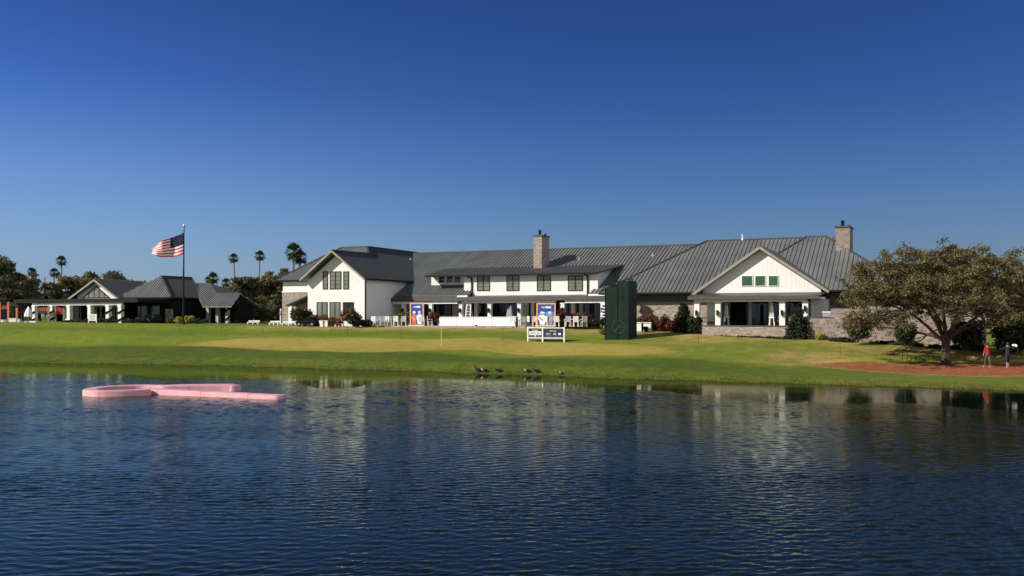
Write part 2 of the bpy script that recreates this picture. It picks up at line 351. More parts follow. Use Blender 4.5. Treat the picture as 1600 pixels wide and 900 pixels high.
def grass_mat(name, mode):
    m, nt, p = base_mat(name, (.1, .12, .03), .9, 0, .15)
    L = nt.links.new
    tc = nn(nt, 'ShaderNodeTexCoord')
    def noi(s, d=5, v=None):
        n = nn(nt, 'ShaderNodeTexNoise'); n.inputs['Scale'].default_value = s; n.inputs['Detail'].default_value = d
        L(v or tc.outputs['Object'], n.inputs['Vector']); return n.outputs['Fac']
    def ramp(f, c1, c2, a=.3, b=.7):
        r = nn(nt, 'ShaderNodeValToRGB'); r.color_ramp.elements[0].position = a; r.color_ramp.elements[1].position = b
        r.color_ramp.elements[0].color = (*c1, 1); r.color_ramp.elements[1].color = (*c2, 1); L(f, r.inputs['Fac']); return r.outputs['Color']
    def mix(f, a, b, bt='MIX'):
        x = nn(nt, 'ShaderNodeMix', data_type='RGBA', blend_type=bt)
        (L(f, x.inputs['Factor']) if not isinstance(f, float) else setattr(x.inputs['Factor'], 'default_value', f)); L(a, x.inputs['A']); L(b, x.inputs['B']); return x.outputs['Result']
    if mode == 'lawn':
        g = ramp(noi(.12, 6), (.098, .158, .01), (.17, .205, .022))
        g2 = ramp(noi(1.4, 8), (.07, .125, .008), (.18, .205, .026), .35, .65)
        g = mix(.35, g, g2)
        dry = ramp(noi(.55, 8), (.2, .175, .035), (.38, .27, .09), .35, .62)
        at = nn(nt, 'ShaderNodeAttribute', attribute_name='dry'); L2 = nn(nt, 'ShaderNodeMath', operation='MULTIPLY_ADD')
        n3 = nn(nt, 'ShaderNodeMath', operation='SUBTRACT'); L(noi(.8, 8), n3.inputs[0]); n3.inputs[1].default_value = .5
        L2.inputs[1].default_value = 1.3; L(n3.outputs[0], L2.inputs[0]); L(at.outputs['Fac'], L2.inputs[2]); L2.use_clamp = True
        g = mix(L2.outputs[0], g, dry)
        ro = nn(nt, 'ShaderNodeAttribute', attribute_name='rough')
        g = mix(ro.outputs['Fac'], g, ramp(noi(1.0, 8), (.042, .085, .006), (.1, .128, .012), .3, .7))
        mud = nn(nt, 'ShaderNodeAttribute', attribute_name='mud')
        mc = ramp(noi(2.5, 6), (.06, .055, .014), (.12, .085, .035))
        g = mix(mud.outputs['Fac'], g, mc)
    elif mode == 'green':
        g = ramp(noi(.16, 7), (.25, .215, .04), (.36, .285, .07), .3, .7)
        g = mix(.4, g, ramp(noi(1.1, 8), (.17, .16, .026), (.35, .26, .06)))
    elif mode == 'mulch':
        g = ramp(noi(5, 8), (.1, .028, .012), (.4, .14, .055), .38, .62)
        g = mix(.4, g, ramp(noi(.7, 5), (.2, .065, .025), (.36, .14, .06)))
    if mode != 'lawn':   # ragged rim where the turf or chips thin out into the lawn
        ea = nn(nt, 'ShaderNodeAttribute', attribute_name='edge'); em = nn(nt, 'ShaderNodeMapRange'); em.inputs['From Min'].default_value = .87 if mode == 'green' else .8; em.inputs['From Max'].default_value = 1.0
        w_ = nn(nt, 'ShaderNodeMath', operation='MULTIPLY_ADD'); w_.inputs[1].default_value = .25 if mode == 'green' else .9; sb_ = nn(nt, 'ShaderNodeMath', operation='SUBTRACT'); sb_.inputs[1].default_value = .5
        L(noi(.5 if mode == 'green' else 1.6, 8), sb_.inputs[0]); L(sb_.outputs[0], w_.inputs[0]); L(ea.outputs['Fac'], w_.inputs[2]); L(w_.outputs[0], em.inputs['Value'])
        g = mix(em.outputs[0], g, ramp(noi(.9, 6), (.1, .13, .012), (.16, .165, .024)) if mode == 'green' else ramp(noi(2, 6), (.12, .125, .02), (.3, .22, .075)))
    L(g, p.inputs['Base Color'])
    b = nn(nt, 'ShaderNodeBump'); b.inputs['Strength'].default_value = .8; b.inputs['Distance'].default_value = .12
    L(noi(3.5 if mode != 'green' else 1.5, 8), b.inputs['Height']); L(b.outputs['Normal'], p.inputs['Normal'])
    return m
# fine grid where the lawn shows, coarse to the horizon
xs = np.concatenate([np.linspace(-2500, -140, 14), np.arange(-120, -66, 3), np.arange(-66, 66, .5), np.arange(66, 121, 3), np.linspace(140, 2500, 14)])
ys = np.concatenate([np.linspace(-2500, -60, 10), np.arange(-50, 30, 3), np.arange(30, 56, 2), np.arange(56, 124, .4), np.arange(124, 180, 3), np.linspace(190, 4000, 20)])
X, Y = np.meshgrid(xs, ys); Zt, Yk = terrain(X.ravel(), Y.ravel())
V = np.stack([X.ravel(), Y.ravel(), Zt], 1); nx, ny = len(xs), len(ys)
I, J = np.meshgrid(np.arange(nx-1), np.arange(ny-1)); a = (J * nx + I).ravel()
ground = raw_mesh('ground', V, np.stack([a, a+1, a+nx+1, a+nx], 1), grass_mat('lawn_grass', 'lawn'), smooth=True)
tag(ground, kind='structure')
yy = Y.ravel(); kk = X.ravel() / np.maximum(yy, 20) * F + 800
dry = np.clip(1 - np.abs(yy - Yk[:, 4] + 1.8) / 3.6, 0, 1) * np.clip((kk - 330) / 150, 0, 1) * 1.0
gx, gy, _g = G(1285, 562); dry = np.maximum(dry, 1.0 * np.clip(1.35 - np.hypot((X.ravel() - gx) / 5.2, (yy - gy) / 3.6), 0, 1))
gx, gy, _g = G(1130, 530); dry = np.maximum(dry, .9 * np.clip(1.3 - np.hypot((X.ravel() - gx) / 7, (yy - gy) / 4), 0, 1))
dry = np.maximum(dry, .8 * np.clip(1.2 - np.hypot((kk - 1120) / 150, (yy - Yk[:, 4] + 2.5) / 3), 0, 1))
dry = np.maximum(dry, .25 * np.clip((kk - 900) / 400, 0, 1))
ridge = .35 * np.clip(1 - np.abs(yy - Yk[:, 2]) / 1.6, 0, 1) * np.clip((kk - 1000) / 100, 0, 1)
dry = np.maximum(dry, ridge)
mud = np.clip(1 - np.abs(yy - Yk[:, 0] - 1.25) / .28, 0, 1) * .75
rough = np.clip((Yk[:, 2] + 1.8 - yy) / 3.4, 0, 1) * np.clip(1 - (kk - 1000) / 900, .5, 1)
rough = np.maximum(rough, .55 * np.clip(1 - np.abs(yy - .62*Yk[:, 3] - .38*Yk[:, 4]) / 2.5, 0, 1) * np.clip((900 - kk) / 200, 0, 1))
mud = np.maximum(mud, np.where(yy < Yk[:, 0], 1, 0))
for nme, arr in (('dry', dry), ('mud', mud), ('rough', rough)):
    at = ground.data.attributes.new(nme, 'FLOAT', 'POINT'); at.data.foreach_set('value', arr.astype(np.float32))
def sheet(name, outline_px, mat, lift, rings=14, n=160):
    pts = np.array([G(*p)[:2] for p in outline_px]); N = len(pts)
    t = np.linspace(0, N, n, endpoint=False); i = t.astype(int); f = (t - i)[:, None]
    p0, p1, p2, p3 = pts[(i-1) % N], pts[i], pts[(i+1) % N], pts[(i+2) % N]
    ring = .5 * (2*p1 + (p2-p0)*f + (2*p0-5*p1+4*p2-p3)*f**2 + (3*p1-p0-3*p2+p3)*f**3)
    c = ring.mean(0); V = [c]; Fq = []
    for r in range(1, rings+1): V += list(c + (ring - c) * (r / rings))
    V = np.array(V); z, _ = terrain(V[:, 0], V[:, 1]); V = np.column_stack([V, z + lift]); V[-n:, 2] -= lift * 1.6
    tri = [(0, 1+k, 1+(k+1) % n, 0) for k in range(n)]
    mb = MB(); mb.v = [tuple(v) for v in V]
    mb.f = [(0, 1+k, 1+(k+1) % n) for k in range(n)]
    for r in range(rings-1):
        o = 1 + r*n
        mb.f += [(o+k, o+n+k, o+n+(k+1) % n, o+(k+1) % n) for k in range(n)]
    o = mb.build(name, mat, smooth=True)
    ed = np.concatenate([[0.]] + [np.full(n, r / rings) for r in range(1, rings+1)]).astype(np.float32)
    at = o.data.attributes.new('edge', 'FLOAT', 'POINT'); at.data.foreach_set('value', ed)
    return tag(o, kind='structure')
sheet('putting_green', [(268,536),(340,530),(500,527),(600,528),(690,529),(830,532),(950,536.5),(1040,541),(1088,548),(1060,554),(960,556),(860,556),(800,553),(755,548.5),(690,547),(610,549.5),(520,550),(420,547),(330,542)], grass_mat('putting_turf', 'green'), .02)
sheet('mulch_bed', [(1262,570.5),(1325,565),(1400,568.5),(1470,566),(1540,568),(1640,571),(1680,587),(1560,589.5),(1480,587),(1400,583.5),(1320,578)], grass_mat('red_mulch', 'mulch'), .022)

# ------------------------------------------------------------------ pond
def water():
    rows = np.concatenate([np.arange(10, 13.5, .12), np.arange(13.5, 25, .036), np.arange(25, 90, .085), np.arange(90, 118, .2)])
    kc = np.concatenate([np.linspace(-4, -.7, 14), np.linspace(-.66, .66, 700), np.linspace(.7, 4, 14)])
    K, Yg = np.meshgrid(kc, rows); Xg = K * Yg; Zg = np.zeros_like(Xg)
    rs = np.random.RandomState(5)
    dx = Yg * (1.32 / 700); dy = np.where(Yg < 25, .036, np.where(Yg < 90, .085, .2)); sp = np.maximum(dx * .6, dy)
    shore = terrain(Xg.ravel(), np.maximum(Yg.ravel(), 30))[1][:, 0].reshape(Xg.shape)
    lim = np.interp(K, [-.9, -.55, -.35, -.24, -.2, -.16, -.12, .0, .133, .267, .467, .9], [72, 69, 66, 62, 54.5, 54.5, 60, 58, 53.5, 48, 41, 34]) - 1.2 * np.sin(Xg * .21) - .8 * np.sin(Xg * .53 + 1) - .5 * np.sin(Xg * 1.3 + Yg * .4)
    calm = .10 + .9 * np.clip((lim - Yg + 1.2) / 3.4, 0, 1) ** .8     # sheltered strip along the far bank, chop beyond it
    patch = np.full_like(Xg, .95)
    for i in range(9):   # gusts: slow, stretched variation of the ripple height
        l_ = 6 + 34 * rs.rand(); an = R(-75) + rs.randn() * .5; kx, ky = math.cos(an) * .45 * 6.28 / l_, math.sin(an) * 6.28 / l_
        patch += .13 * np.sin(kx * Xg + ky * Yg + rs.rand() * 6.28 + .8 * np.sin(.11 * Xg * rs.rand() + 3 * rs.rand()))
    patch = np.clip(patch, .35, 1.6)
    for i in range(90):
        lam = .09 * (6 ** rs.rand()); ang = R(-81) + rs.randn() * .42
        k = 2 * math.pi / lam; a = .0145 / k * (1.1 if lam < .3 else .85)
        fade = np.clip((lam / sp - 2.2) / 2, 0, 1)
        q1, q2, q3, q4, q5 = rs.rand(5)
        Zg += a * fade * np.sin(k * (Xg * math.cos(ang) + Yg * math.sin(ang)) + q1 * 6.28 + 1.1 * np.sin(.9 * Xg * (q2 - .5) + .8 * Yg * q3 + q4 * 6)) * (1 + .6 * np.sin(1.3 * Xg * (q5 - .5) + 1.1 * Yg * (q3 - .5) + q2 * 6))
    Zg *= calm * patch
    nr, nc = Xg.shape; I, J = np.meshgrid(np.arange(nc-1), np.arange(nr-1)); a = (J * nc + I).ravel()
    V = np.stack([Xg.ravel(), Yg.ravel(), Zg.ravel() + WL], 1)
    m, nt, p = base_mat('pond_water', (.004, .0085, .007), .03, 0, .5)
    p.inputs['IOR'].default_value = 1.33; p.inputs['Specular Tint'].default_value = (.66, .70, .22, 1)
    L = nt.links.new
    tc = nn(nt, 'ShaderNodeTexCoord'); mp = nn(nt, 'ShaderNodeMapping'); mp.inputs['Scale'].default_value = (.55, 1.6, 1); mp.inputs['Rotation'].default_value = (0, 0, R(7))
    L(tc.outputs['Object'], mp.inputs['Vector'])
    n1 = nn(nt, 'ShaderNodeTexNoise'); n1.inputs['Scale'].default_value = 2.6; n1.inputs['Detail'].default_value = 5; L(mp.outputs[0], n1.inputs['Vector'])
    b = nn(nt, 'ShaderNodeBump'); b.inputs['Strength'].default_value = 1; b.inputs['Distance'].default_value = .018
    at = nn(nt, 'ShaderNodeAttribute', attribute_name='ripple'); mu = nn(nt, 'ShaderNodeMath', operation='MULTIPLY')
    L(n1.outputs['Fac'], mu.inputs[0]); L(at.outputs['Fac'], mu.inputs[1]); L(mu.outputs[0], b.inputs['Height']); L(b.outputs['Normal'], p.inputs['Normal'])
    # brownish pond water: dark body under a mirror surface weakened a little in the blue
    df = nn(nt, 'ShaderNodeBsdfDiffuse'); df.inputs['Color'].default_value = (.005, .009, .007, 1)
    gl = nn(nt, 'ShaderNodeBsdfGlossy'); gl.inputs['Color'].default_value = (.8, .84, .73, 1); gl.inputs['Roughness'].default_value = .03
    fr = nn(nt, 'ShaderNodeFresnel'); fr.inputs['IOR'].default_value = 1.33; mxs = nn(nt, 'ShaderNodeMixShader')
    L(b.outputs['Normal'], gl.inputs['Normal']); L(b.outputs['Normal'], fr.inputs['Normal']); L(b.outputs['Normal'], df.inputs['Normal'])
    L(fr.outputs[0], mxs.inputs[0]); L(df.outputs[0], mxs.inputs[1]); L(gl.outputs[0], mxs.inputs[2])
    L(mxs.outputs[0], [n_ for n_ in nt.nodes if n_.type == 'OUTPUT_MATERIAL'][0].inputs['Surface']); nt.nodes.remove(p)
    o = raw_mesh('water', V, np.stack([a, a+1, a+nc+1, a+nc], 1), m, smooth=True)
    at = o.data.attributes.new('ripple', 'FLOAT', 'POINT'); at.data.foreach_set('value', (calm * patch * np.clip((Yg - 8) / 40, .4, 1.1)).ravel().astype(np.float32))
    tag(o, kind='structure')
water()

# fringe of longer grass where the bank meets the water
def fringe():
    rng = np.random.RandomState(17); k = rng.uniform(-.62, .62, 16000); yb = terrain(k * 70, np.full_like(k, 70))[1][:, 0] + rng.exponential(.28, len(k)) - .05 + .25 * np.sin(k * 90)
    x = k * yb; z, _ = terrain(x, yb); h = .03 + .09 * rng.rand(len(k)) ** 2; a = rng.rand(len(k)) * 6.28; w = .02
    ex, ey = np.cos(a) * w, np.sin(a) * w; lx, ly = rng.randn(2, len(k)) * .05
    V = np.stack([np.stack([x - ex, yb - ey, z - .03], 1), np.stack([x + ex, yb + ey, z - .03], 1), np.stack([x + lx + ex*.3, yb + ly, z + h], 1), np.stack([x + lx - ex*.3, yb + ly, z + h], 1)], 1).reshape(-1, 3)
    o = raw_mesh('shore_grass', V, np.arange(len(V)).reshape(-1, 4), leafy('shore_grass', [(.07, .095, .012), (.14, .14, .03), (.22, .16, .06)], .2)); tag(o, kind='stuff')
fringe()

# ------------------------------------------------------------------ building frame helpers
class Frame:
    def __init__(s, ax, ay, deg):
        t = R(deg); s.A = (ax, ay); s.t = t; s.U = (math.cos(t), -math.sin(t)); s.V = (math.sin(t), math.cos(t))
    def u(s, px, v):
        k = (px - 800) / F; return (k * (s.A[1] + v * s.V[1]) - s.A[0] - v * s.V[0]) / (s.U[0] - k * s.U[1])
    def v(s, px, u):
        k = (px - 800) / F; return (k * (s.A[1] + u * s.U[1]) - s.A[0] - u * s.U[0]) / (s.V[0] - k * s.V[1])
    def y(s, u, v): return s.A[1] + u * s.U[1] + v * s.V[1]
    def z(s, py, u, v): return H - (py - HZ) / F * s.y(u, v)
    def w(s, u, v): return (s.A[0] + u * s.U[0] + v * s.V[0], s.y(u, v))
    def uv(s, x, y): dx, dy = x - s.A[0], y - s.A[1]; return dx*s.U[0] + dy*s.U[1], dx*s.V[0] + dy*s.V[1]
CF = Frame((570 - 800) / F * 108, 108, 24.5)
CB = 3.4
club = empty('clubhouse', (CF.A[0], CF.A[1], CB), -CF.t, 'long white clubhouse with charcoal metal roofs and two stone chimneys beside the pond', 'building')
OFF = (0, 0, CB)
def cp(mb, name, mat, parent=None, smooth=False): return mb.build(name, mat, parent or club, OFF if (parent or club) is club else OFF, smooth)

def window(parent, off, u0, u1, v, z0, z1, panes=2, rows=3, frame='dark', glass='glass', fw=.07, face='v'):
    """frame with mullions and set-back panes, standing proud of the wall face at v"""
    f = MB(); g = MB()
    f.box(u0-fw, u1+fw, v-.07, v-.003, z0-fw, z0).box(u0-fw, u1+fw, v-.07, v-.003, z1, z1+fw)
    f.box(u0-fw, u0, v-.07, v-.003, z0, z1).box(u1, u1+fw, v-.07, v-.003, z0, z1)
    for i in range(1, panes):
        x = u0 + (u1-u0) * i / panes; f.box(x-.05, x+.05, v-.06, v-.004, z0, z1)
    for j in range(1, rows):
        z = z0 + (z1-z0) * j / rows
        for i in range(panes):
            a = u0 + (u1-u0)*i/panes + (.05 if i else 0); b = u0 + (u1-u0)*(i+1)/panes - (.05 if i < panes-1 else 0)
            f.box(a, b, v-.045, v-.03, z-.015, z+.015)
    g.box(u0, u1, v-.028, v-.006, z0, z1)
    w = f.build('window', M[frame], parent, off); g.build('pane', M[glass], w, off)
    return w
# children of a child share the empty's frame: meshes are written in the same coordinates, so one offset is enough
def build_child(mb, name, mat, parent, smooth=False): return mb.build(name, mat, parent, OFF, smooth)

# ---- left wing
w = MB().prism([(-7.8, 3.1), (0, 3.1), (0, 8.62), (-3.9, 11.5), (-7.8, 8.62)], 0, 2.1); cp(w, 'gable_wall', M['white'])
w = MB().box(-13.0, 0, 2.1, 20, 7.5, 8.66).box(-7.8, 0, 2.1, 20, 3.1, 7.5); cp(w, 'side_wall', M['white'])
w = MB().box(-13.05, -7.8, 2.03, 20, 3.1, 7.42); cp(w, 'stone_wall', M['stone'])
cp(MB().box(-13.07, -7.8, 1.98, 2.0999, 7.42, 7.56), 'band_course', M['trim'])
zE = 8.85
rs_ = MB().slope([(.62,-1.05,zE-.08),(.5,21,zE),(-5.2,21,13.1),(-5.2,8.4,13.1),(-3.9,6.9,12.13),(-3.75,-1.05,12.03)], .16, .43, .025, .03)
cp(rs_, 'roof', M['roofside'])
cp(MB().slope([(-8.15,-1.05,zE-.08),(-3.75,-1.05,12.03),(-3.9,6.9,12.13),(-8.3,1.35,zE)], .16, .43, .05, .07), 'roof', M['roof'])
cp(MB().slope([(-13.6,1.5,8.92),(-8.0,1.5,8.92),(-3.92,6.88,12.11),(-5.2,8.4,13.1),(-8.9,8.4,13.1)], .16), 'roof', M['roof'])
cp(MB().slope([(-13.6,1.5,8.92),(-8.9,8.4,13.1),(-8.9,21,13.1),(-13.6,21,8.92)], .16).slab([(-8.9,8.4,13.1),(-5.2,8.4,13.1),(-5.2,21,13.1),(-8.9,21,13.1)], .1), 'roof', M['roof'])
rk = MB().bar((.62,-1.08,zE-.17),(-3.75,-1.08,11.94),.06,.2).bar((-8.15,-1.08,zE-.17),(-3.75,-1.08,11.94),.06,.2); cp(rk, 'rake_board', M['tanfascia'])
cp(MB().bar((-5.2,8.4,13.15),(-5.2,21,13.15),.25,.1).bar((-8.9,8.4,13.15),(-5.2,8.4,13.15),.25,.1).bar((-5.2,8.4,13.15),(-3.9,6.9,12.18),.2,.1).bar((-3.75,-1.05,12.07),(-3.9,6.9,12.17),.22,.08).bar((-13.6,1.5,8.97),(-8.9,8.4,13.15),.22,.1), 'ridge_cap', M['fascia'])
cp(MB().box(.5,.64,-.4,13.2,zE-.2,zE-.03), 'gutter', M['dark'])
cp(MB().box(-13.7,-8.35,1.38,1.5,8.74,8.9), 'gutter', M['dark'])
cp(MB().box(.01,.14,-.05,.1,3.2,8.7).bar((.07,.02,8.7),(.57,.02,8.75),.1), 'downspout', M['dark'])
W = lambda px0, px1, v, py0, py1, **k: (lambda a, b: window(club, OFF, a, b, v, CF.z(py1, (a+b)/2, v), CF.z(py0, (a+b)/2, v), **k))(CF.u(px0, v), CF.u(px1, v))
W(505.5, 511.5, 0, 425, 451, panes=1, rows=4); W(516.5, 532.5, 0, 425, 451, panes=2, rows=4); W(537.5, 544.5, 0, 425, 451, panes=1, rows=4)
W(496, 511, 0, 473, 500, panes=2, rows=1); W(516, 531, 0, 473, 500, panes=2, rows=1); W(537, 552, 0, 473, 500, panes=2, rows=1, glass='darkglass')
# little lean-to entry on the stone front
u0, u1 = CF.u(452, .6), -7.82
e = MB().slope([(u0-.2, .1, 5.85), (u1, .1, 7.05), (u1, 2.0, 7.05), (u0-.2, 2.0, 5.85)], .12, .4, .04, .05); cp(e, 'entry_roof', M['roofside'])
cp(MB().box(u0+.1, u0+.55, .3, .75, 3.1, 5.8), 'entry_post', M['trim'])
cp(MB().box(-7.83, -7.8, .75, 2.0, 3.1, 5.6), 'entry_door', M['interior'])

# ---- middle section: long roof, upper storey, porch
s1 = lambda v: 6.95 + .456 * (v - 6)
uA, uB = CF.u(732, 6.2), CF.u(921, 6.2)
cp(MB().slope([(-5.1,6,6.95),(uA,6,6.95),(uA,13.5,s1(13.5)),(uB,13.5,s1(13.5)),(uB,6,6.95),(38,6,6.95),(38,19,s1(19)),(-5.1,19,s1(19))], .2), 'roof', M['roof'])
cp(MB().box(uB-.02, 30, 5.86, 5.99, 6.72, 6.94), 'fascia_board', M['trim']); cp(MB().box(uA-1.3, uA+.03, 5.86, 5.99, 6.74, 6.94), 'fascia_board', M['trim'])
cp(MB().box(.65, uA-1.3, 5.86, 5.99, 6.74, 6.92), 'gutter', M['fascia'])
cp(MB().slope([(-5.1,19.0,s1(19)),(38,19.0,s1(19)),(38,30,7.2),(-5.1,30,7.2)], .2), 'roof', M['roof'])
cp(MB().bar((-5.1,19,s1(19)+.05),(38,19,s1(19)+.05),.3,.12), 'ridge_cap', M['fascia'])
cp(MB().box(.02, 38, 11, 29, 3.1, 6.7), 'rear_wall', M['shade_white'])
uL, uR = CF.u(725, 7.2), CF.u(934, 7.2)
uC = CF.u(674, 8.4)
d = MB().prism([(7.2, 6.72), (13.6, 6.72), (13.6, 10.2), (7.2, 9.25)], uL, uR, 'x'); cp(d, 'upper_wall', M['white'])
d = MB().prism([(8.4, 7.7), (13.6, 7.7), (13.6, 10.2), (8.4, 9.4)], uC, uL-.002, 'x'); cp(d, 'clerestory_wall', M['white'])
dz = lambda v: 9.32 + .16 * (v - 6.5)
uRL = CF.u(664, 6.5); uRT = CF.u(697, 14)
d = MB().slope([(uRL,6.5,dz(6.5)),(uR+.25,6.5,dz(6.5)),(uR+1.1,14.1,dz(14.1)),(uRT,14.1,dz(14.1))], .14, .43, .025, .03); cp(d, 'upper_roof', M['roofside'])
cp(MB().box(uRL, uR+.27, 6.38, 6.5, dz(6.5)-.2, dz(6.5)-.01), 'gutter', M['dark'])
for px0, px1 in ((746.5, 764.5), (792.5, 810.5), (840, 859.5), (888.5, 909.5)): W(px0, px1, 7.2, 431.5, 453.5, panes=2, rows=4)
for px0, px1 in ((686, 695), (698, 707), (710.5, 719.5)): W(px0, px1, 8.4, 432.5, 441.5, panes=1, rows=1, glass='darkglass', frame='trim', fw=.05)
cp(MB().box(uC-.02, uL-.61, 8.3, 8.397, s1(8.3)-.1, s1(8.4)+.2), 'flashing', M['fascia'])
for px in (737, 918):
    u = CF.u(px, 7.1); cp(MB().box(u-.07, u+.07, 7.05, 7.19, 6.95, 9.0).bar((u, 7.1, 8.98), (u-.25 if px < 800 else u-.25, 6.45, 9.12), .12), 'downspout', M['dark'])
# stone chimney through the upper roof
def chimney(uc, v0, du, dv, z0, z1, mat):
    c = cp(MB().box(uc-du, uc, v0, v0+dv, z0, z1), 'chimney', M[mat])
    build_child(MB().box(uc-du-.08, uc+.08, v0-.08, v0+dv+.08, z1, z1+.16), 'cap_slab', M['fascia'], c)
    build_child(MB().tube([(uc-du*.6, v0+dv*.4, z1+.16), (uc-du*.6, v0+dv*.4, z1+.7)], .16, 10).tube([(uc-du*.6, v0+dv*.4, z1+.7), (uc-du*.6, v0+dv*.4, z1+.82)], [.24, .1], 10), 'flue', M['dark'], c)
    build_child(MB().tube([(uc-du*.2, v0+dv*.7, z1+.16), (uc-du*.2, v0+dv*.7, z1+.42)], .13, 10), 'flue', M['dark'], c)
u = CF.u(846.5, 12.0); chimney(u, 12.0, 1.05, 2.3, 9.6, CF.z(369, u, 12), 'stone')
u = CF.u(1328, 9.0); chimney(u, 9.0, 1.35, 3.2, 9.0, CF.z(355, u, 9), 'brick')
# porch
PF = 6.0
uP0, uP1 = .02, CF.u(948, PF)
cp(MB().slab([(uP0, 5.55, 6.72), (uP1+.2, 5.55, 6.72), (uP1+.2, 7.19, 6.93), (uP0, 7.19, 6.93)], .12).box(uP0, uP1+.2, 5.5, 5.6, 6.3, 6.72), 'porch_roof', M['fascia'])
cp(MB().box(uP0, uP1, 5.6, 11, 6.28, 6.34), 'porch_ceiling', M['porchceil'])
bm_ = MB(); bm_.box(uP0+.1, CF.u(716, PF), 5.75, 6.1, 6.0, 6.28); bm_.box(CF.u(722, PF), CF.u(868, PF), 5.95, 6.2, 6.05, 6.28); bm_.box(CF.u(884, PF), uP1, 5.75, 6.1, 6.0, 6.28); cp(bm_, 'porch_beam', M['trim'])
def column(uc, v, z0, z1, wd=.44, lantern=True, mat='trim'):
    c = cp(MB().box(uc-wd/2, uc+wd/2, v, v+wd, z0, z1).box(uc-wd/2-.05, uc+wd/2+.05, v-.05, v+wd+.05, z0, z0+.25).box(uc-wd/2-.05, uc+wd/2+.05, v-.05, v+wd+.05, z1-.14, z1-.002), 'column', M[mat])
    if lantern:
        l = MB().box(uc-.09, uc+.09, v-.25, v-.09, z0+1.45, z0+1.85).box(uc-.03, uc+.03, v-.2, v-.003, z0+1.85, z0+1.9).prism([(uc-.13, z0+1.85), (uc+.13, z0+1.85), (uc, z0+2.0)], v-.29, v-.05)
        build_child(l, 'lantern', M['dark'], c)
for px in (631, 673.5, 719.5, 764.5, 811, 850, 879.5, 942): column(CF.u(px, PF), 5.85 if px in (631, 673.5, 879.5, 942) else 6.0, 3.5, 6.02, .42)
for px in (743.5, 832, 895): column(CF.u(px, 9.5), 9.5, 3.5, 6.27, .4, False)
# porch back wall: glazed doors between white piers
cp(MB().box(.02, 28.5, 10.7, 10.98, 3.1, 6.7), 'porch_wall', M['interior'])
for i, (a, b) in enumerate(((.5, 2.6), (3.2, 5.4), (8.3, 10.6), (11.6, 14.6), (15.6, 18.4), (19.2, 21.6), (22.3, 24.6), (25, 27.6))):
    dd = MB().box(a, b, 10.6, 10.66, 3.5, 5.95); dr = cp(dd, 'glass_door', M['darkglass'])
    f = MB()
    for x in np.linspace(a, b, 3): f.box(x-.06, x+.06, 10.55, 10.598, 3.5, 6.0)
    f.box(a, b, 10.55, 10.598, 5.95, 6.07); build_child(f, 'door_frame', M['dark'], dr)
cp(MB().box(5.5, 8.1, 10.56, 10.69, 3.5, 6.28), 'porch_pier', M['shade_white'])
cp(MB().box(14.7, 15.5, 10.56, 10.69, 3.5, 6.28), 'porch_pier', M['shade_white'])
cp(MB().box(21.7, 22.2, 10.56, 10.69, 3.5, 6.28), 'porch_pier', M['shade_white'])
# vertical lettered board on the end column
u = CF.u(943, 5.6); vb = cp(MB().box(u-.22, u+.22, 5.6, 5.68, 3.75, 6.0), 'column_banner', M['white_plastic'])
z = 5.75
for i in range(6):
    build_child(MB().box(u-.13, u+.13, 5.585, 5.597, z-.2, z), 'banner_letter', M['navy'], vb); z -= .33

# ---- right section: two hips, porch gable
cp(MB().slope([(26.6,3.4,7.0),(49,3.4,7.0),(49,14,12.86),(35.5,14,12.86)], .2), 'roof', M['roof'])
cp(MB().slope([(26.6,3.4,7.0),(35.5,14,12.86),(35.5,15,12.86),(26.6,25,7.0)], .2), 'roof', M['roof'])
cp(MB().slope([(35.5,14.02,12.86),(49,14.02,12.86),(49,25,7.0),(26.6,25,7.0)], .2), 'roof', M['roof'])
cp(MB().bar((26.6,3.4,7.08),(35.5,14,12.94),.22,.1).bar((35.5,14,12.92),(47,14,12.92),.26,.1), 'ridge_cap', M['fascia'])
cp(MB().box(26.6, 37.6, 3.26, 3.4, 6.8, 6.98), 'gutter', M['dark'])
cp(MB().box(28.6, 39.5, 4.6, 24, 3.0, 6.75), 'stone_wall', M['stone'])
cp(MB().box(28.55, 39.5, 4.52, 4.598, 6.05, 6.72), 'eave_shade_band', M['fascia'])  # dark strip: eave shadow painted in, along with the wall's darker top
uRR = CF.u(1428, 1.8)
s3 = lambda v: 7 + .56 * (v - 1.8)
cp(MB().slope([(39,1.8,7.0),(uRR,1.8,7.0),(48.2,12.1,s3(12.1)),(46.3,12.1,s3(12.1))], .2), 'roof', M['roof'])
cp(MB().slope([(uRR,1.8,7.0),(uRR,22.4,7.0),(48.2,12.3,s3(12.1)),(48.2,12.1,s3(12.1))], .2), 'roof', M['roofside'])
cp(MB().slope([(39,1.8,7.0),(46.3,12.1,s3(12.1)),(46.3,12.3,s3(12.1)),(39,22.4,7.0)], .2).slope([(39,22.4,7.0),(46.3,12.3,s3(12.1)),(48.2,12.3,s3(12.1)),(uRR,22.4,7.0)], .2), 'roof', M['roof'])
cp(MB().bar((46.3,12.1,s3(12.1)+.06),(48.2,12.1,s3(12.1)+.06),.24,.1).bar((48.2,12.1,s3(12.1)+.06),(uRR,1.8,7.06),.22,.1).bar((46.3,12.1,s3(12.1)+.06),(39,1.8,7.06),.22,.1), 'ridge_cap', M['fascia'])
cp(MB().box(49.0, uRR, 1.68, 1.8, 6.8, 6.98), 'gutter', M['dark'])
cp(MB().box(49.2, uRR-.9, 3.2, 22, 2.0, 6.75), 'stone_wall', M['brick'])
gA, gL, gR = (43.68, 11.1), 37.3, 49.85
gz = lambda u: 11.1 - .685 * abs(u - 43.68)
cp(MB().slope([(gL,-.0,gz(gL)),(43.68,0,11.1),(43.68,9.3,11.1),(gL,1.7,gz(gL))], .16), 'gable_roof', M['roof'])
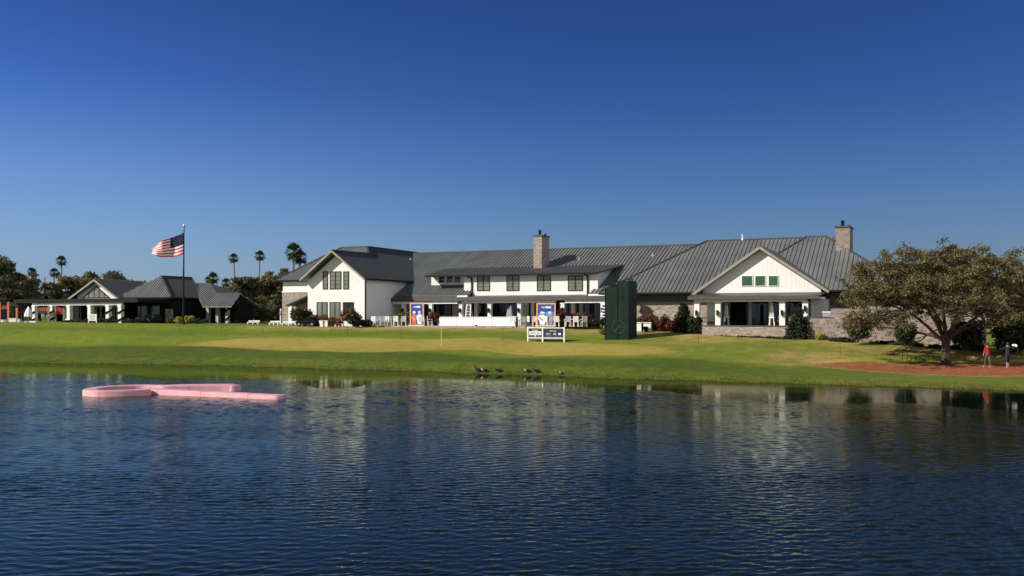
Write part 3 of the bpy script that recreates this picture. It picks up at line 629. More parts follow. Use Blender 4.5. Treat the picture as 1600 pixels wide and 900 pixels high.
cp(MB().slope([(gR,0,gz(gR)),(gR,1.7,gz(gR)),(43.68,9.3,11.1),(43.68,0,11.1)], .16), 'gable_roof', M['roofside'])
cp(MB().bar((gL,-.03,gz(gL)-.12),(43.68,-.03,10.98),.06,.22).bar((gR,-.03,gz(gR)-.12),(43.68,-.03,10.98),.06,.22), 'rake_board', M['tanfascia'])
cp(MB().prism([(38.2, 6.5), (49.1, 6.5), (49.1, gz(49.1)-.2), (43.68, 10.88), (38.2, gz(38.2)-.2)], .7, 1.6), 'gable_wall', M['white'])
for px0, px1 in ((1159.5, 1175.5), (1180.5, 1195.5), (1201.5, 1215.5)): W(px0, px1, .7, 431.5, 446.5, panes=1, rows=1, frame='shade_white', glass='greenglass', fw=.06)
QF = -.9
zf = 3.55
cp(MB().slab([(37.2, -1.35, 6.42), (49.2, -1.35, 6.42), (49.6, .69, 6.78), (37.2, .69, 6.78)], .13).box(37.2, 49.2, -1.4, -1.32, 6.12, 6.42), 'porch_roof', M['fascia'])
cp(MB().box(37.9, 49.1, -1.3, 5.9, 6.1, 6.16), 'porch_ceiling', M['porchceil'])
cp(MB().box(CF.u(1084, QF), CF.u(1262, QF), QF+.05, QF+.3, 5.9, 6.1), 'porch_beam', M['trim'])
for px in (1088.5, 1121.5, 1222, 1258): column(CF.u(px, QF), QF, zf-.4 if px != 1258 else zf, 5.9, .5)
uq = CF.u(1119, .6)
cp(MB().box(38.6, uq, .55, .7, 3.2, 6.1).box(uq-.15, uq, .7, 5.6, 3.2, 6.1).box(uq-.15, CF.u(1141, 5.6), 5.6, 5.85, 3.0, 6.1), 'porch_wall', M['white'])
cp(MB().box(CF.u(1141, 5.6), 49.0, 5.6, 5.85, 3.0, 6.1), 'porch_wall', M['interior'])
for a, b in ((41.5, 43.4), (43.7, 46.0), (46.3, 48.4)):
    dr = cp(MB().box(a, b, 5.5, 5.56, zf, 5.75), 'glass_door', M['darkglass'])
    f = MB()
    for x in np.linspace(a, b, 3): f.box(x-.07, x+.07, 5.44, 5.498, zf, 5.8)
    f.box(a, b, 5.44, 5.498, 5.75, 5.85); build_child(f, 'door_frame', M['grey'], dr)
for px in (1172, 1203): column(CF.u(px, 2.2), 2.2, zf, 6.1, .3, False, 'grey')
cp(MB().box(48.2, 49.6, .75, 3.1, 2.2, 6.12), 'porch_wall', M['white'])
cp(MB().box(37.9, 49.1, -.45, 5.6, 3.2, zf), 'porch_floor', M['floor'])

for px, v, z, hgt in ((641, 16.0, s1(16.0), .5), (1160, 13.9, 12.86, .6), (905, 15.5, s1(15.5), .35), (1020, 11, 7 + .553*7.6, .35)):
    u = CF.u(px, v); cp(MB().tube([(u, v, z - .2), (u, v, z + hgt)], .07, 8).tube([(u, v, z - .05), (u, v, z + .12)], [.16, .09], 8), 'vent_pipe', M['trim'] if px in (641, 1160) else M['grey'])
# terrace slab and garden walls
def frame_struct(mb, name, mat, z0=0):
    o = mb.build(name, mat, None, (0, 0, z0)); o.location = (CF.A[0], CF.A[1], z0); o.rotation_euler = (0, 0, -CF.t); return o
tr = MB().prism([(.05, -.2), (4, -.6), (14, -.4), (22, .6), (28.3, 2.2), (28.3, 10.7), (.05, 10.7)], 2.6, 3.5, 'z')
tag(frame_struct(tr, 'terrace', M['floor']), kind='structure')
def gwall(name, poly, v0, v1, mat, label, cap=None):
    e = empty(name, (*CF.w(poly[0][0], v0), 2.0), -CF.t, label, 'wall')
    off = (poly[0][0], v0, 2.0)
    MB().prism(poly, v0, v1).build('wall_face', M[mat], e, off)
    if cap: cap.build('coping', M['fascia'], e, off)
    return e
a, b = CF.u(1097, -1.5), CF.u(1232, -1.5)
gwall('porch_wall', [(a, 1.9), (b, 1.9), (b, 3.62), (a, 3.62)], -1.55, -1.15, 'stone', 'low tan stone wall along the front of the gabled porch', MB().box(a-.03, b, -1.6, -1.1, 3.62, 3.7))
a, b, c = CF.u(1232, -1.8), CF.u(1298, -1.8), CF.u(1541, -1.8)
z1 = CF.z(496.5, (a+b)/2, -1.8); z2 = CF.z(482, (b+c)/2, -1.8)
gwall('garden_wall', [(a+.02, 1.2), (b-.002, 1.2), (b-.002, z1), (a+.02, z1)], -1.85, -1.4, 'brick', 'short lower brick wall between the gabled porch and the tall garden wall', MB().box(a, b-.004, -1.9, -1.35, z1, z1+.1))
z2a, z2b = CF.z(482, b, -1.8), CF.z(484, c, -1.8)
gwall('garden_wall', [(b, .9), (c, .9), (c, z2b), (b, z2a)], -1.9, -1.35, 'brick', 'tall brown brick garden wall running behind the big oak', None)
# equipment cabinet above the short wall
def simple_thing(name, parts, loc, rz, label, cat, group=None):
    e = empty(name, loc, rz, label, cat, group)
    for nm, mb, mat in parts: mb.build(nm, M[mat], e)
    return e
x, y = CF.w(CF.u(1292, .2), .2)
simple_thing('utility_cabinet', [('cabinet_body', MB().box(-.35, .35, -.3, .3, 0, 1.35), 'grey'), ('cabinet_lid', MB().box(-.38, .38, -.33, .33, 1.35, 1.45), 'trim')], (x, y, tz(x, y)+.9), -CF.t, 'pale grey utility cabinet behind the short brick wall', 'cabinet')

# ------------------------------------------------------------------ lodge on the left
LF = Frame((264 - 800) / F * 122, 122, 24.5); LB = 3.75
lodge = empty('lodge', (LF.A[0], LF.A[1], LB), -LF.t, 'low grey-roofed lodge with a white gable and long canopy left of the clubhouse', 'building')
LO = (0, 0, LB)
def lp(mb, name, mat, parent=None): return mb.build(name, mat, parent or lodge, LO)
uL_, uR_ = LF.u(183, 0), .35
uc_ = (uL_ + uR_) / 2; va = LF.v(252, uc_); vb_ = LF.v(299, uc_); ze = LF.z(463.5, 0, 0); zr = LF.z(431.5, uc_, va); vE = LF.v(317, uR_)
lp(MB().slope([(uL_,0,ze),(uR_,0,ze),(uc_,va,zr)], .16), 'roof', M['roof'])
lp(MB().slope([(uR_,0,ze),(uR_,vE,ze),(uc_,vb_,zr),(uc_,va,zr)], .16, .43, .025, .03), 'roof', M['roofside'])
lp(MB().slope([(uL_,0,ze),(uc_,va,zr),(uc_,vb_,zr),(uL_,vE,ze)], .16).slope([(uL_,vE,ze),(uR_,vE,ze),(uc_,vb_,zr)], .16), 'roof', M['roof'])
lp(MB().bar((uc_,va,zr+.05),(uc_,vb_,zr+.05),.24,.1).bar((uR_,0,ze+.06),(uc_,va,zr+.05),.2,.1).bar((uc_,vb_,zr+.05),(uR_,vE,ze+.06),.2,.1), 'ridge_cap', M['fascia'])
lp(MB().box(uL_, uR_+.02, -.12, 0, ze-.22, ze-.02), 'gutter', M['dark'])
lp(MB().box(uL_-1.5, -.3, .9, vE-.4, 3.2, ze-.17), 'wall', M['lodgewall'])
lp(MB().box(-1.35, -.29, .75, 1.0, 3.2, 5.5), 'stone_pier', M['stone'])
for px0, px1 in ((190, 200), (206, 250)):
    a, b = LF.u(px0, .9), LF.u(px1, .9); window(lodge, LO, a, b, .9, 4.2, 6.1, panes=3, rows=1, glass='darkglass')
# lower side wing
pl = lambda px, v: (LF.u(px, v), v, 5.85 + .6 * (v - 3))
lp(MB().slope([pl(317,3),pl(362,3),pl(376,5.8),pl(340,5.8),pl(328,8.3),pl(300,8.3)], .16), 'side_roof', M['roof'])
a1, a2, a3 = pl(328,8.3), pl(340,5.8), pl(376,5.8)
lp(MB().slope([a1, a2, (a2[0], 10.8, a2[2])], .14, .43, .025, .03).slope([a1,(a2[0],10.8,a2[2]),(a2[0]-8,12,a2[2]-.2),(a1[0]-6,8.5,a1[2])], .14), 'side_roof', M['roofside'])
lp(MB().slope([a2, a3, (LF.u(362,3), 8.6, 5.85), (a2[0]-3, 8.6, 5.85)], .14), 'side_roof', M['roof'])
u362 = LF.u(362, 3)
lp(MB().prism([(5.0, 3.2), (8.2, 3.2), (8.2, 5.8), (5.8, 7.2), (5.0, 6.7)], -2.5, u362 - .9, 'x'), 'side_wall', M['lodgewall'])
def lcolumn(px, v, z0, z1, wd, spiral, mat='trim'):
    u = LF.u(px, v)
    c = lp(MB().box(u-wd/2, u+wd/2, v, v+wd, z0, z1).box(u-wd/2-.05, u+wd/2+.05, v-.05, v+wd+.05, z1-.2, z1-.003).box(u-wd/2-.04, u+wd/2+.04, v-.04, v+wd+.04, z0, z0+.25), 'column', M[mat])
    if spiral:
        pts = []
        for i in range(31):
            t = i / 30; a = t * 2 * math.pi * 2.4
            pts.append((u + (wd*.68) * math.cos(a), v + wd/2 + wd*.68 * math.sin(a), z0 + .2 + (z1-z0-.5) * t))
        lp(MB().tube(pts, .12, 6), 'garland', M['black'], c)
for px, sp in ((324, 0), (339, 0), (354, 1)): lcolumn(px, 4.3, 3.2, 6.3, .42, sp, 'grey')  # white columns coloured grey to put porch shade into them
lcolumn(371, 5.6, 3.2, 6.4, .4, 1, 'grey')
# gable over the canopy
vg = -1.2
gl, ga, gr = LF.u(106, vg), LF.u(147, vg), LF.u(185, vg); zg0, zg1 = LF.z(466, ga, vg), LF.z(436, ga, vg); vg2 = LF.v(219, ga)
lp(MB().slope([(ga,vg,zg1),(gr,vg,zg0),(gr,vg2,zg0),(ga,vg2,zg1)], .16, .43, .025, .03), 'gable_roof', M['roofside'])
lp(MB().slope([(gl,vg,zg0),(ga,vg,zg1),(ga,vg2,zg1),(gl,vg2,zg0)], .16), 'gable_roof', M['roof'])
lp(MB().bar((gl,vg-.03,zg0-.15),(ga,vg-.03,zg1-.15),.06,.24).bar((gr,vg-.03,zg0-.15),(ga,vg-.03,zg1-.15),.06,.24), 'rake_board', M['tanfascia'])
lp(MB().prism([(gl+.9, zg0-.6), (gr-.9, zg0-.6), (gr-.9, zg0+.35), (ga, zg1-.28), (gl+.9, zg0+.35)], vg+.7, vg2-.5), 'gable_wall', M['white'])
wl, wr, wm = LF.u(128.5, vg+.69), LF.u(172.5, vg+.69), LF.u(150, vg+.69); zw0, zw1 = LF.z(465.5, wm, vg), LF.z(445.5, wm, vg)
gw = lp(MB().prism([(wl, zw0), (wr, zw0), (wm, zw1)], vg+.62, vg+.696), 'gable_window', M['dark'])
lp(MB().prism([(wl+.35, zw0+.08), (wr-.35, zw0+.08), (wm, zw1-.14)], vg+.6, vg+.617), 'pane', M['glass'], gw)
for t in (.25, .45, .62, .8):
    x = wl + (wr-wl)*t; zz = zw0 + (zw1-zw0) * (1 - abs(x-wm) / ((wr-wl)/2)); lp(MB().box(x-.05, x+.05, vg+.57, vg+.598, zw0+.05, zz-.12), 'mullion', M['dark'], gw)
# flat canopy
c0, c1 = LF.u(22, -4.5), LF.u(216, -4.5); zc = LF.z(467, (c0+c1)/2, -4.5)
lp(MB().box(c0, c1, -4.6, .85, zc-.5, zc), 'canopy_roof', M['dark'])
b0, b1 = LF.u(51, -4.2), LF.u(191, -4.2)
lp(MB().box(b0, b1, -4.3, -3.95, zc-.82, zc-.5), 'canopy_beam', M['trim'])
for px, sp in ((52, 1), (79, 1), (102, 0), (106.5, 0), (139, 0), (167.5, 1), (186.5, 1)): lcolumn(px, -4.35 if px != 102 else -2.2, 3.2, zc-.83, .52, sp)
lp(MB().box(LF.u(88, -.3), gr, -.3, .1, 3.2, zc-.55), 'back_wall', M['lodgewall'])
for px0, px1 in ((111, 126), (144, 165), (171, 183)):
    a, b = LF.u(px0, -.3), LF.u(px1, -.3); window(lodge, LO, a, b, -.3, 3.9, zc-1.0, panes=3, rows=1, frame='shade_white', glass='darkglass')

# ------------------------------------------------------------------ vegetation
def leaf_cards(centres, rng, size, spread=.0, flat=.0):
    """one small leaf-cluster quad per centre, random orientation"""
    n = len(centres); C = np.asarray(centres)
    a = rng.randn(n, 3); a /= np.linalg.norm(a, axis=1)[:, None]
    b = rng.randn(n, 3); b -= a * (a*b).sum(1)[:, None]; b /= np.linalg.norm(b, axis=1)[:, None]
    s = size * (.55 + .9 * rng.rand(n))[:, None]
    a = a * s; b = b * s * .62
    V = np.stack([C - a, C + b * .9 - a * .1, C + a, C - b * .9 + a * .1], 1).reshape(-1, 3)
    return V, np.arange(n * 4).reshape(n, 4)
def blob_points(rng, n, c, r, shell=.5):
    d = rng.randn(n, 3); d /= np.linalg.norm(d, axis=1)[:, None]
    rr = (shell + (1 - shell) * rng.rand(n)) ; return np.asarray(c) + d * rr[:, None] * np.asarray(r)
def grow(mb, rng, p, d, L, r, depth, tips, droop=.0, spread=.6, kids=3, keep=None):
    pts = [Vector(p)]; rad = [r]; d = Vector(d).normalized()
    for i in range(4):
        d = (d + Vector(rng.randn(3)) * .13 + Vector((0, 0, -droop))).normalized()
        q = pts[-1] + d * L / 4
        if keep and not keep(q): break
        pts.append(q); rad.append(r * (1 - .12 * (i+1)))
    if len(pts) < 4:
        if len(pts) > 1: mb.tube(pts, list(np.linspace(r, .015, len(pts))), 5, False); tips.append(np.array(pts[-1]))
        return
    mb.tube(pts, rad, 7 if depth > 1 else 5, False)
    if depth == 0: tips.append(np.array(pts[-1])); tips.append(np.array(pts[2])); return
    if depth <= 2: tips.append(np.array(pts[-1]))
    for k in range(kids + (rng.rand() < .4)):
        q = pts[-1] if k < 2 else pts[2 + rng.randint(2)]
        nd = (d + Vector(rng.randn(3)) * spread).normalized()
        if nd.z < -.25: nd.z = -.1
        grow(mb, rng, q, nd, L * (.62 + .25 * rng.rand()), r * .55, depth - 1, tips, droop, spread, kids, keep)
def shrub(px, py, D, wpx, hpx, mat, label, name='shrub', cone=False, n=900, size=.13, cat='shrub', group=None, x=None, y=None, z=None, seed=0):
    """bush: a few stems and leaf clumps of uneven size around them; w/h from the photo at distance D"""
    rng = np.random.RandomState(seed or int(px * 7 + py))
    if x is None:
        x, y = (px - 800) / F * D, D
    z0 = H - (py - HZ) / F * D if z is None else z
    w, h = wpx / F * D, hpx / F * D
    e = empty(name, (x, y, z0), rng.rand() * 6, label, cat, group)
    pts = []
    if cone:
        for i in range(26):
            t = (i + .5) / 26; rr = w / 2 * (1 - t) ** .8 + .08
            m = max(2, int(9 * (1 - t)))
            for k in range(m):
                a = rng.rand() * 6.28; q = rr * (.55 + .45 * rng.rand())
                pts.append(blob_points(rng, n // 130, (q*.8*math.cos(a), q*.8*math.sin(a), h * t * .97 + .05), (.22*w*.5+.1, .22*w*.5+.1, .1*h+.05), .2))
    else:
        m = 14
        for i in range(m):
            a = rng.rand() * 6.28; q = w / 2 * .68 * math.sqrt(rng.rand()); hh = h * (.28 + .5 * rng.rand()) * (1 - .25 * (q / (w/2)) ** 2)
            r_ = min(w, h) * (.2 + .12 * rng.rand())
            pts.append(blob_points(rng, n // m, (q*math.cos(a), q*math.sin(a), hh), (r_*1.25, r_*1.25, r_), .35))
        pts.append(blob_points(rng, n // 5, (0, 0, h*.3), (w*.42, w*.42, h*.28), .3))
    C = np.concatenate(pts); C = C[(C[:, 2] > .03) & (C[:, 2] < h * 1.02)]
    V, Q = leaf_cards(C, rng, size); raw_mesh('foliage', V, Q, M[mat], e)
    mb = MB()
    for k in range(1 if cone else 5):
        a = rng.rand() * 6.28; q = 0 if cone else w * .2
        mb.tube([(q*.3*math.cos(a), q*.3*math.sin(a), -.12), (q*.6*math.cos(a), q*.6*math.sin(a), h*.3), (q*math.cos(a), q*math.sin(a), h*(.8 if cone else .62))], [.05, .04, .015], 5)
    mb.build('stem', M['bark'], e)
    return e
def hedge(x0, y0, x1, y1, z0, w, h, mat, label, n=1500, size=.12, group=None, name='hedge'):
    rng = np.random.RandomState(int(abs(x0*13 + y1*7)) + 1)
    L = math.hypot(x1-x0, y1-y0); e = empty(name, (x0, y0, z0), math.atan2(y1-y0, x1-x0), label, 'hedge', group)
    m = max(3, int(L / .5)); pts = []
    for i in range(m):
        t = (i + .5) / m * L; k = 1 + .2 * rng.randn()
        pts.append(blob_points(rng, int(n * 1.6) // m, (t + .15*rng.randn(), rng.randn()*w*.08, h*.46*k), (.6, w*.5, h*.52*k), .3))
    C = np.concatenate(pts); C = C[C[:, 2] > .02]
    V, Q = leaf_cards(C, rng, size); raw_mesh('foliage', V, Q, M[mat], e)
    mb = MB()
    for i in range(m): t = (i + .5) / m * L; mb.tube([(t, 0, -.15), (t + .05, .02, h*.6)], [.03, .012], 4)
    mb.build('stem', M['bark'], e); return e
def bg_tree(px, py_base, py_top, wpx, D, mat, label, n=5000, size=.3, seed=1, lobes=16, trunk=True, name='broadleaf_tree', open_=.55, low=.12):
    rng = np.random.RandomState(seed); x, y = (px-800)/F*D, D; z0 = tz(x, y) - .05
    top = H - (py_top - HZ) / F * D; h = top - z0; w = wpx / F * D
    e = empty(name, (x, y, z0), 0, label, 'tree')
    pts = []; mb = MB(); lean = rng.randn(2) * .03 * w
    mb.tube([(0,0,-.2),(lean[0]*.4,lean[1]*.4,h*.25),(lean[0],lean[1],h*.5)], [.035*h*.6+.05, .03*h*.6+.03, .018*h*.6+.03], 8)
    for i in range(lobes):
        a = i * 2.4 + rng.rand() * .7; q = w/2 * (.75 * math.sqrt((i + .6) / lobes)); hh = h * (low + .1 + (.74 - low) * rng.rand()) + (.12 * h if q < w*.2 else 0)
        hh = min(hh, h * (.97 - .3 * (q / (w/2)) ** 2) - .1 * h)
        r_ = min(w, h) * (.13 + .1 * rng.rand()); c = (q*math.cos(a), q*math.sin(a)*.8, hh)
        mb.tube([(lean[0]*.6, lean[1]*.6, h*.3), (c[0]*.55, c[1]*.55, (h*.3+hh)/2), c], [.014*h*.6+.04, .03+.006*h, .03], 5)
        for j in range(5):
            cc = np.array(c) + rng.randn(3) * r_ * .55; pts.append(blob_points(rng, int(n * 1.5) // (lobes*5), cc, np.array([1.1, 1.1, .75]) * r_ * (.55 + .3*rng.rand()), open_ * .6))
    C = np.concatenate(pts); C = C[(C[:, 2] > .3) & (C[:, 2] < h*1.0)]
    V, Q = leaf_cards(C, rng, size); raw_mesh('crown', V, Q, M[mat], e); mb.build('trunk', M['bark'], e)
    return e
def palm(px, py_top, D, crown_px, label, seed, double=None, curve=.0, skirt=True):
    rng = np.random.RandomState(seed); x, y = (px-800)/F*D, D; z0 = tz(x, y) - .1
    h = H - (py_top - HZ) / F * D - z0; R_ = crown_px / F * D / 2; hc = h - R_ * .75
    e = empty('palm_tree', (x, y, z0), 0, label, 'palm tree')
    pts = [(curve * hc * (t ** 2), 0, hc * t) for t in np.linspace(0, 1, 9)]
    MB().tube(pts, list(np.linspace(.32, .2, 9) * (.8 + .08*R_)), 9).build('trunk', M['palmbark'], e)
    V = []; Q = []; Vd = []; Qd = []
    top = np.array(pts[-1])
    def fan(az, el, L, V, Q, drop):
        d = np.array([math.cos(az)*math.cos(el), math.sin(az)*math.cos(el), math.sin(el)]); side = np.array([-math.sin(az), math.cos(az), 0]); upv = np.cross(d, side) * -1
        base = top + d * L * .45
        for k in range(-5, 6):
            a = k * .2; dd = d * math.cos(a) + side * math.sin(a); l = L * .58 * (1 - .03 * k * k * .5)
            q = np.cross(dd, upv); q /= np.linalg.norm(q) + 1e-6
            tip = base + dd * l - np.array([0, 0, drop * l * (.55 + .3 * abs(k) / 5)]); mid = base + dd * l * .55 - np.array([0, 0, drop * l * .1])
            o = len(V); V += [base, mid + q * L * .045, tip, mid - q * L * .045]; Q.append((o, o+1, o+2, o+3))
        o = len(V); V += [top - side*.03, top + side*.03, base + side*.03, base - side*.03]; Q.append((o, o+1, o+2, o+3))
    for i in range(52):
        el = R(-48 + 135 * ((i + .5) / 52) ** .9); fan(i * 2.4 + rng.rand() * .4, el, R_ * (.9 + .25 * rng.rand()), V, Q, .55 - .35 * max(0, math.sin(el)))
    raw_mesh('fronds', V, Q, M['palmleaf'], e)
    if skirt:
        for i in range(16): fan(i * 2.4 + rng.rand(), R(-62 - 18 * rng.rand()), R_ * .75, Vd, Qd, .1)
        raw_mesh('dead_skirt', Vd, Qd, M['deadfrond'], e)
    return e
# the big oak on the mulch
def big_oak():
    rng = np.random.RandomState(21); x, y, z0 = G(1478, 570)
    e = empty('oak_tree', (x, y, z0 - .05), 0, 'big spreading oak with sparse olive brown leaves on the red mulch', 'tree')
    s = y / F; mb = MB(); tips = []
    mb.tube([(0,0,-.3),(0,0,.12),(.02,0,.6),(-.02,.03,1.35),(.03,0,1.95)], [.5,.4,.31,.27,.32], 14)
    for az, el, L, r in ((170,36,3.6,.15),(205,46,3.4,.14),(120,62,3.2,.14),(75,72,3.4,.15),(30,48,3.5,.15),(-5,36,3.9,.15),(-50,46,3.3,.13),(-110,52,3.1,.13),(145,28,3.3,.12),(15,27,3.6,.12),(250,66,3.3,.13),(95,38,3,.12)):
        a, b = R(az), R(el); d = (math.cos(a)*math.cos(b), math.sin(a)*math.cos(b), math.sin(b))
        grow(mb, rng, (d[0]*.12, d[1]*.12, 1.75 + .3*rng.rand()), d, L, r, 3, tips, .03, .45, 2, lambda p: p.z < 8.9 - 2.6*(math.hypot(p.x, p.y*1.3)/8)**2.4)
    T = np.array(tips)
    # keep the twigs inside the photographed crown: wide, flat-topped, reaching lower on the left
    top = (570 - 372) * s; wl, wr = (1478 - 1318) * s, (1640 - 1478) * s
    extra = []
    for i in range(330):
        a = rng.rand() * 6.28; q = rng.rand() ** .42; rx = wl if math.cos(a) < 0 else wr
        px_, py_ = q * rx * math.cos(a), q * 5.6 * math.sin(a)
        hi = top * (1 - .27 * q ** 2.6); lo = 2.9 + 1.1 * (1 - q) - (.6 if (px_ < -4) else 0)
        extra.append((px_, py_, lo + (hi - lo) * rng.rand() ** .95))
    T = np.array([t for t in tips]); 
    qn = (T[:, 0] / np.where(T[:, 0] < 0, wl, wr)) ** 2 + (T[:, 1] / 5.8) ** 2
    T = T[(qn < 1.0) & (T[:, 2] < top * (1 - .3 * qn ** 1.3)) & (T[:, 2] > 3.1)]
    extra = np.array(extra)
    for c in extra:   # join each outer clump to the nearest limb with a twig
        d = np.linalg.norm(T - c, axis=1) + np.where(T[:, 2] > c[2], 2, 0); b = T[int(np.argmin(d))]
        mid = (b + c) / 2 + np.array([0, 0, .12]); mb.tube([b, mid, c], [.045, .03, .012], 4, False)
    C = np.concatenate([extra, T[rng.rand(len(T)) < .62]]); pts = []
    for c in C:
        k = int(rng.randint(50, 205)); rr = .3 + .42 * rng.rand()
        pts.append(blob_points(rng, k, c, (rr*1.2, rr*1.2, rr*.72), .15))
    Cc = np.concatenate(pts); Cc = Cc[Cc[:, 2] > 2.0]
    V, Q = leaf_cards(Cc, rng, .085); raw_mesh('crown', V, Q, M['oakleaf'], e); mb.build('trunk', M['bark'], e, smooth=True)
big_oak()

# trees behind the right garden wall and at the right edge
bg_tree(1585, 540, 428, 120, 86, 'olivetree', 'dense dark tree at the right edge behind the brick wall end', 9000, .16, 3, 18, low=.02)
bg_tree(1640, 545, 400, 150, 96, 'darkleaf', 'tall dark evergreen at the far right behind the oak', 8000, .2, 9, 16, low=.02)
bg_tree(1430, 480, 412, 130, 118, 'olivetree', 'olive tree showing behind the big oak above the brick wall', 6000, .2, 4, 14)
bg_tree(1530, 480, 404, 150, 125, 'darkleaf', 'dark tree behind the big oak crown on its right side', 6000, .22, 6, 14)
# trees behind the lodge
for a in ((2, 480, 396, 100, 160, 'darkleaf', 'tall open-crowned dark tree at the far left edge', 7000, .28, 11, 14, .75),
          (36, 490, 428, 60, 170, 'olivetree', 'rounded dull green tree beside the twin palms at far left', 5000, .3, 12, 12, .5),
          (-30, 490, 440, 90, 150, 'darkleaf', 'dark tree partly cut off by the left edge', 4500, .3, 13, 12, .5),
          (78, 490, 443, 50, 185, 'darkleaf', 'low dark tree below the utility pole', 3500, .32, 14, 10, .5),
          (112, 490, 432, 75, 190, 'olivetree', 'olive tree just left of the lodge gable peak', 5000, .34, 15, 12, .5),
          (143, 490, 425, 70, 200, 'darkleaf', 'tallest dark tree behind the lodge gable peak', 5000, .34, 16, 12, .5),
          (188, 490, 424, 75, 210, 'olivetree', 'pale twiggy tree top showing above the lodge gable roof', 4500, .34, 17, 12, .75),
          (222, 490, 436, 50, 215, 'darkleaf', 'small dark tree top above the saddle of the lodge roofs', 2500, .34, 18, 10, .6),
          (385, 500, 434, 70, 150, 'darkleaf', 'dark round-topped tree just right of the lodge side wing', 7000, .26, 19, 14, .5),
          (418, 500, 425, 75, 160, 'olivetree', 'tallest dull green tree between lodge and clubhouse', 7500, .28, 20, 16, .5),
          (440, 500, 420, 60, 185, 'olivetree', 'pale green tree top behind the left clubhouse roof corner', 4000, .3, 22, 12, .6),
          (362, 500, 470, 50, 140, 'darkleaf', 'low dark tree beside the lodge side porch', 4500, .22, 23, 12, .4),
          (402, 500, 476, 60, 132, 'darkleaf', 'low dark bushy tree in front of the tall trees left of the clubhouse', 6000, .2, 25, 12, .4),
          (430, 500, 462, 40, 136, 'darkleaf', 'dark narrow tree against the stone corner of the clubhouse', 5000, .2, 26, 12, .4)):
    px, b, t, w, D, mt, lab, n, s, sd, lb, op = a
    bg_tree(px, b, t, w, D, mt, lab, n, s, sd, lb, open_=op, low=.03)
for a in ((96, 402, 260, 15, 'tall slim palm left of the lodge gable', 1, .0), (84.5, 421, 250, 13, 'shorter palm in front of the tall slim palm', 2, .0), (90, 427, 262, 8, 'thin small palm half hidden between two palms', 3, .02),
          (49, 420, 250, 11, 'left palm of the twin pair near the left edge', 4, .0), (53, 422, 255, 9, 'right palm of the twin pair near the left edge', 5, .0),
          (367, 398, 260, 14, 'tall palm left of two standing over the trees by the lodge', 6, -.02), (404, 394, 255, 15, 'tall palm right of two standing over the trees by the lodge', 7, .02),
          (333, 428, 230, 17, 'short palm behind the lodge roof valley', 8, .0), (353.5, 437, 225, 14, 'lowest palm behind the lodge side wing', 9, .0), (325, 434, 240, 10, 'palm crown just clearing the lodge ridge', 10, .0),
          (457, 383, 170, 25, 'big shaggy palm above the left clubhouse roof', 11, .02), (466, 394, 172, 20, 'lower palm leaning beside the big shaggy palm', 12, .03)):
    palm(a[0], a[1] - 1, a[2], a[3] * 1.28, a[4], a[5] + 40, curve=a[6])
# shrubs round the clubhouse (px, foot row, distance, width, height)
def S(px, py, D, w, h, mat, label, **k): return shrub(px, py, D, w, h, mat, label, **k)
S(470, 503, 110, 36, 22, 'shrub', 'wide mottled green bush in front of the clubhouse stone corner', n=2200)
S(545, 503, 106.5, 26, 23, 'shruborange', 'rusty orange bush below the lower windows of the white gable', n=1500)
S(553, 508, 105.3, 24, 20, 'shrubdark', 'dark green bush at the right foot of the rusty orange bush', n=1500)
hedge(-22.5, 108.6, -19.2, 107.3, 3.45, .9, 1.15, 'shruborange', 'long reddish hedge under the lower gable windows', 2400)
hedge(-17.4, 106.2, -15.6, 105.4, 3.45, .9, .7, 'shrubdark', 'low dark hedge at the corner of the white wing')
S(628, 509, 106.8, 26, 25, 'shruboliv', 'brown-green bush left of the left poster', n=1300)
S(676, 506, 105.6, 28, 18, 'shrubred', 'reddish bush right of the left poster', n=1500)
S(692, 507, 106.4, 18, 14, 'shrubdark', 'dark little bush behind the end of the white counter', n=900)
hedge(4.95, 100.4, 8.0, 98.9, 3.5, .9, 1.45, 'shrubred', 'red-leaved hedge right of the right poster', 2600)
S(910, 506, 98.5, 21, 17, 'shruboliv', 'round yellowish bush in front of the red-leaved hedge', n=1300)
hedge(4.8, 99.2, 9.4, 97.2, 3.5, .9, .95, 'shrubdark', 'dark clipped hedge behind the white chairs on the right', 2600)
hedge(12.4, 94.9, 16.2, 93.2, 3.1, 1.0, 1.25, 'shrubred', 'red-tipped shrubs along the stone wall right of the tower', 2800)
S(1068, 518, 93, 38, 43, 'shrubdark', 'dark conical evergreen left of the gabled porch', name='conifer', cone=True, n=5500, cat='tree', size=.12)
S(1086, 521, 91.5, 22, 30, 'shrubdark', 'dark squat bush at the left end of the porch wall', n=2200, size=.11)
S(1247, 529, 86.5, 44, 48, 'shrubdark', 'dark cone-shaped bush at the right end of the porch', name='conifer', cone=True, n=6500, cat='tree', size=.11)
x, y, z = G(1282, 531); S(1282, 531, y, 14, 12, 'shrubyellow', 'small bright yellow bush on the lawn edge by the brick wall', n=900, size=.07)
S(1339, 533, 81, 37, 50, 'shrub', 'tall rounded green bush against the brick garden wall', n=4500, size=.11)
S(1416, 538, 78.5, 32, 40, 'shrub', 'green bush on a thin stem against the brick wall left of the oak', n=3000, size=.11)
S(1510, 545, 76, 50, 48, 'shrubdark', 'dark bush behind the oak trunk by the brick wall end', n=4000, size=.12)
S(1582, 552, 76, 70, 50, 'shrubdark', 'broad dark shrub behind the two walking people', n=5500, size=.12)
def lowhedge(p0, p1, w, h, mat, label, n, name='hedge'):
    a = G(*p0); b = G(*p1); hedge(a[0], a[1], b[0], b[1], min(a[2], b[2]) - .05, w, h, mat, label, n, name=name)
lowhedge((1298, 533), (1330, 535), .7, .5, 'shrubdark', 'clipped low hedge beside the small yellow bush', 1300)
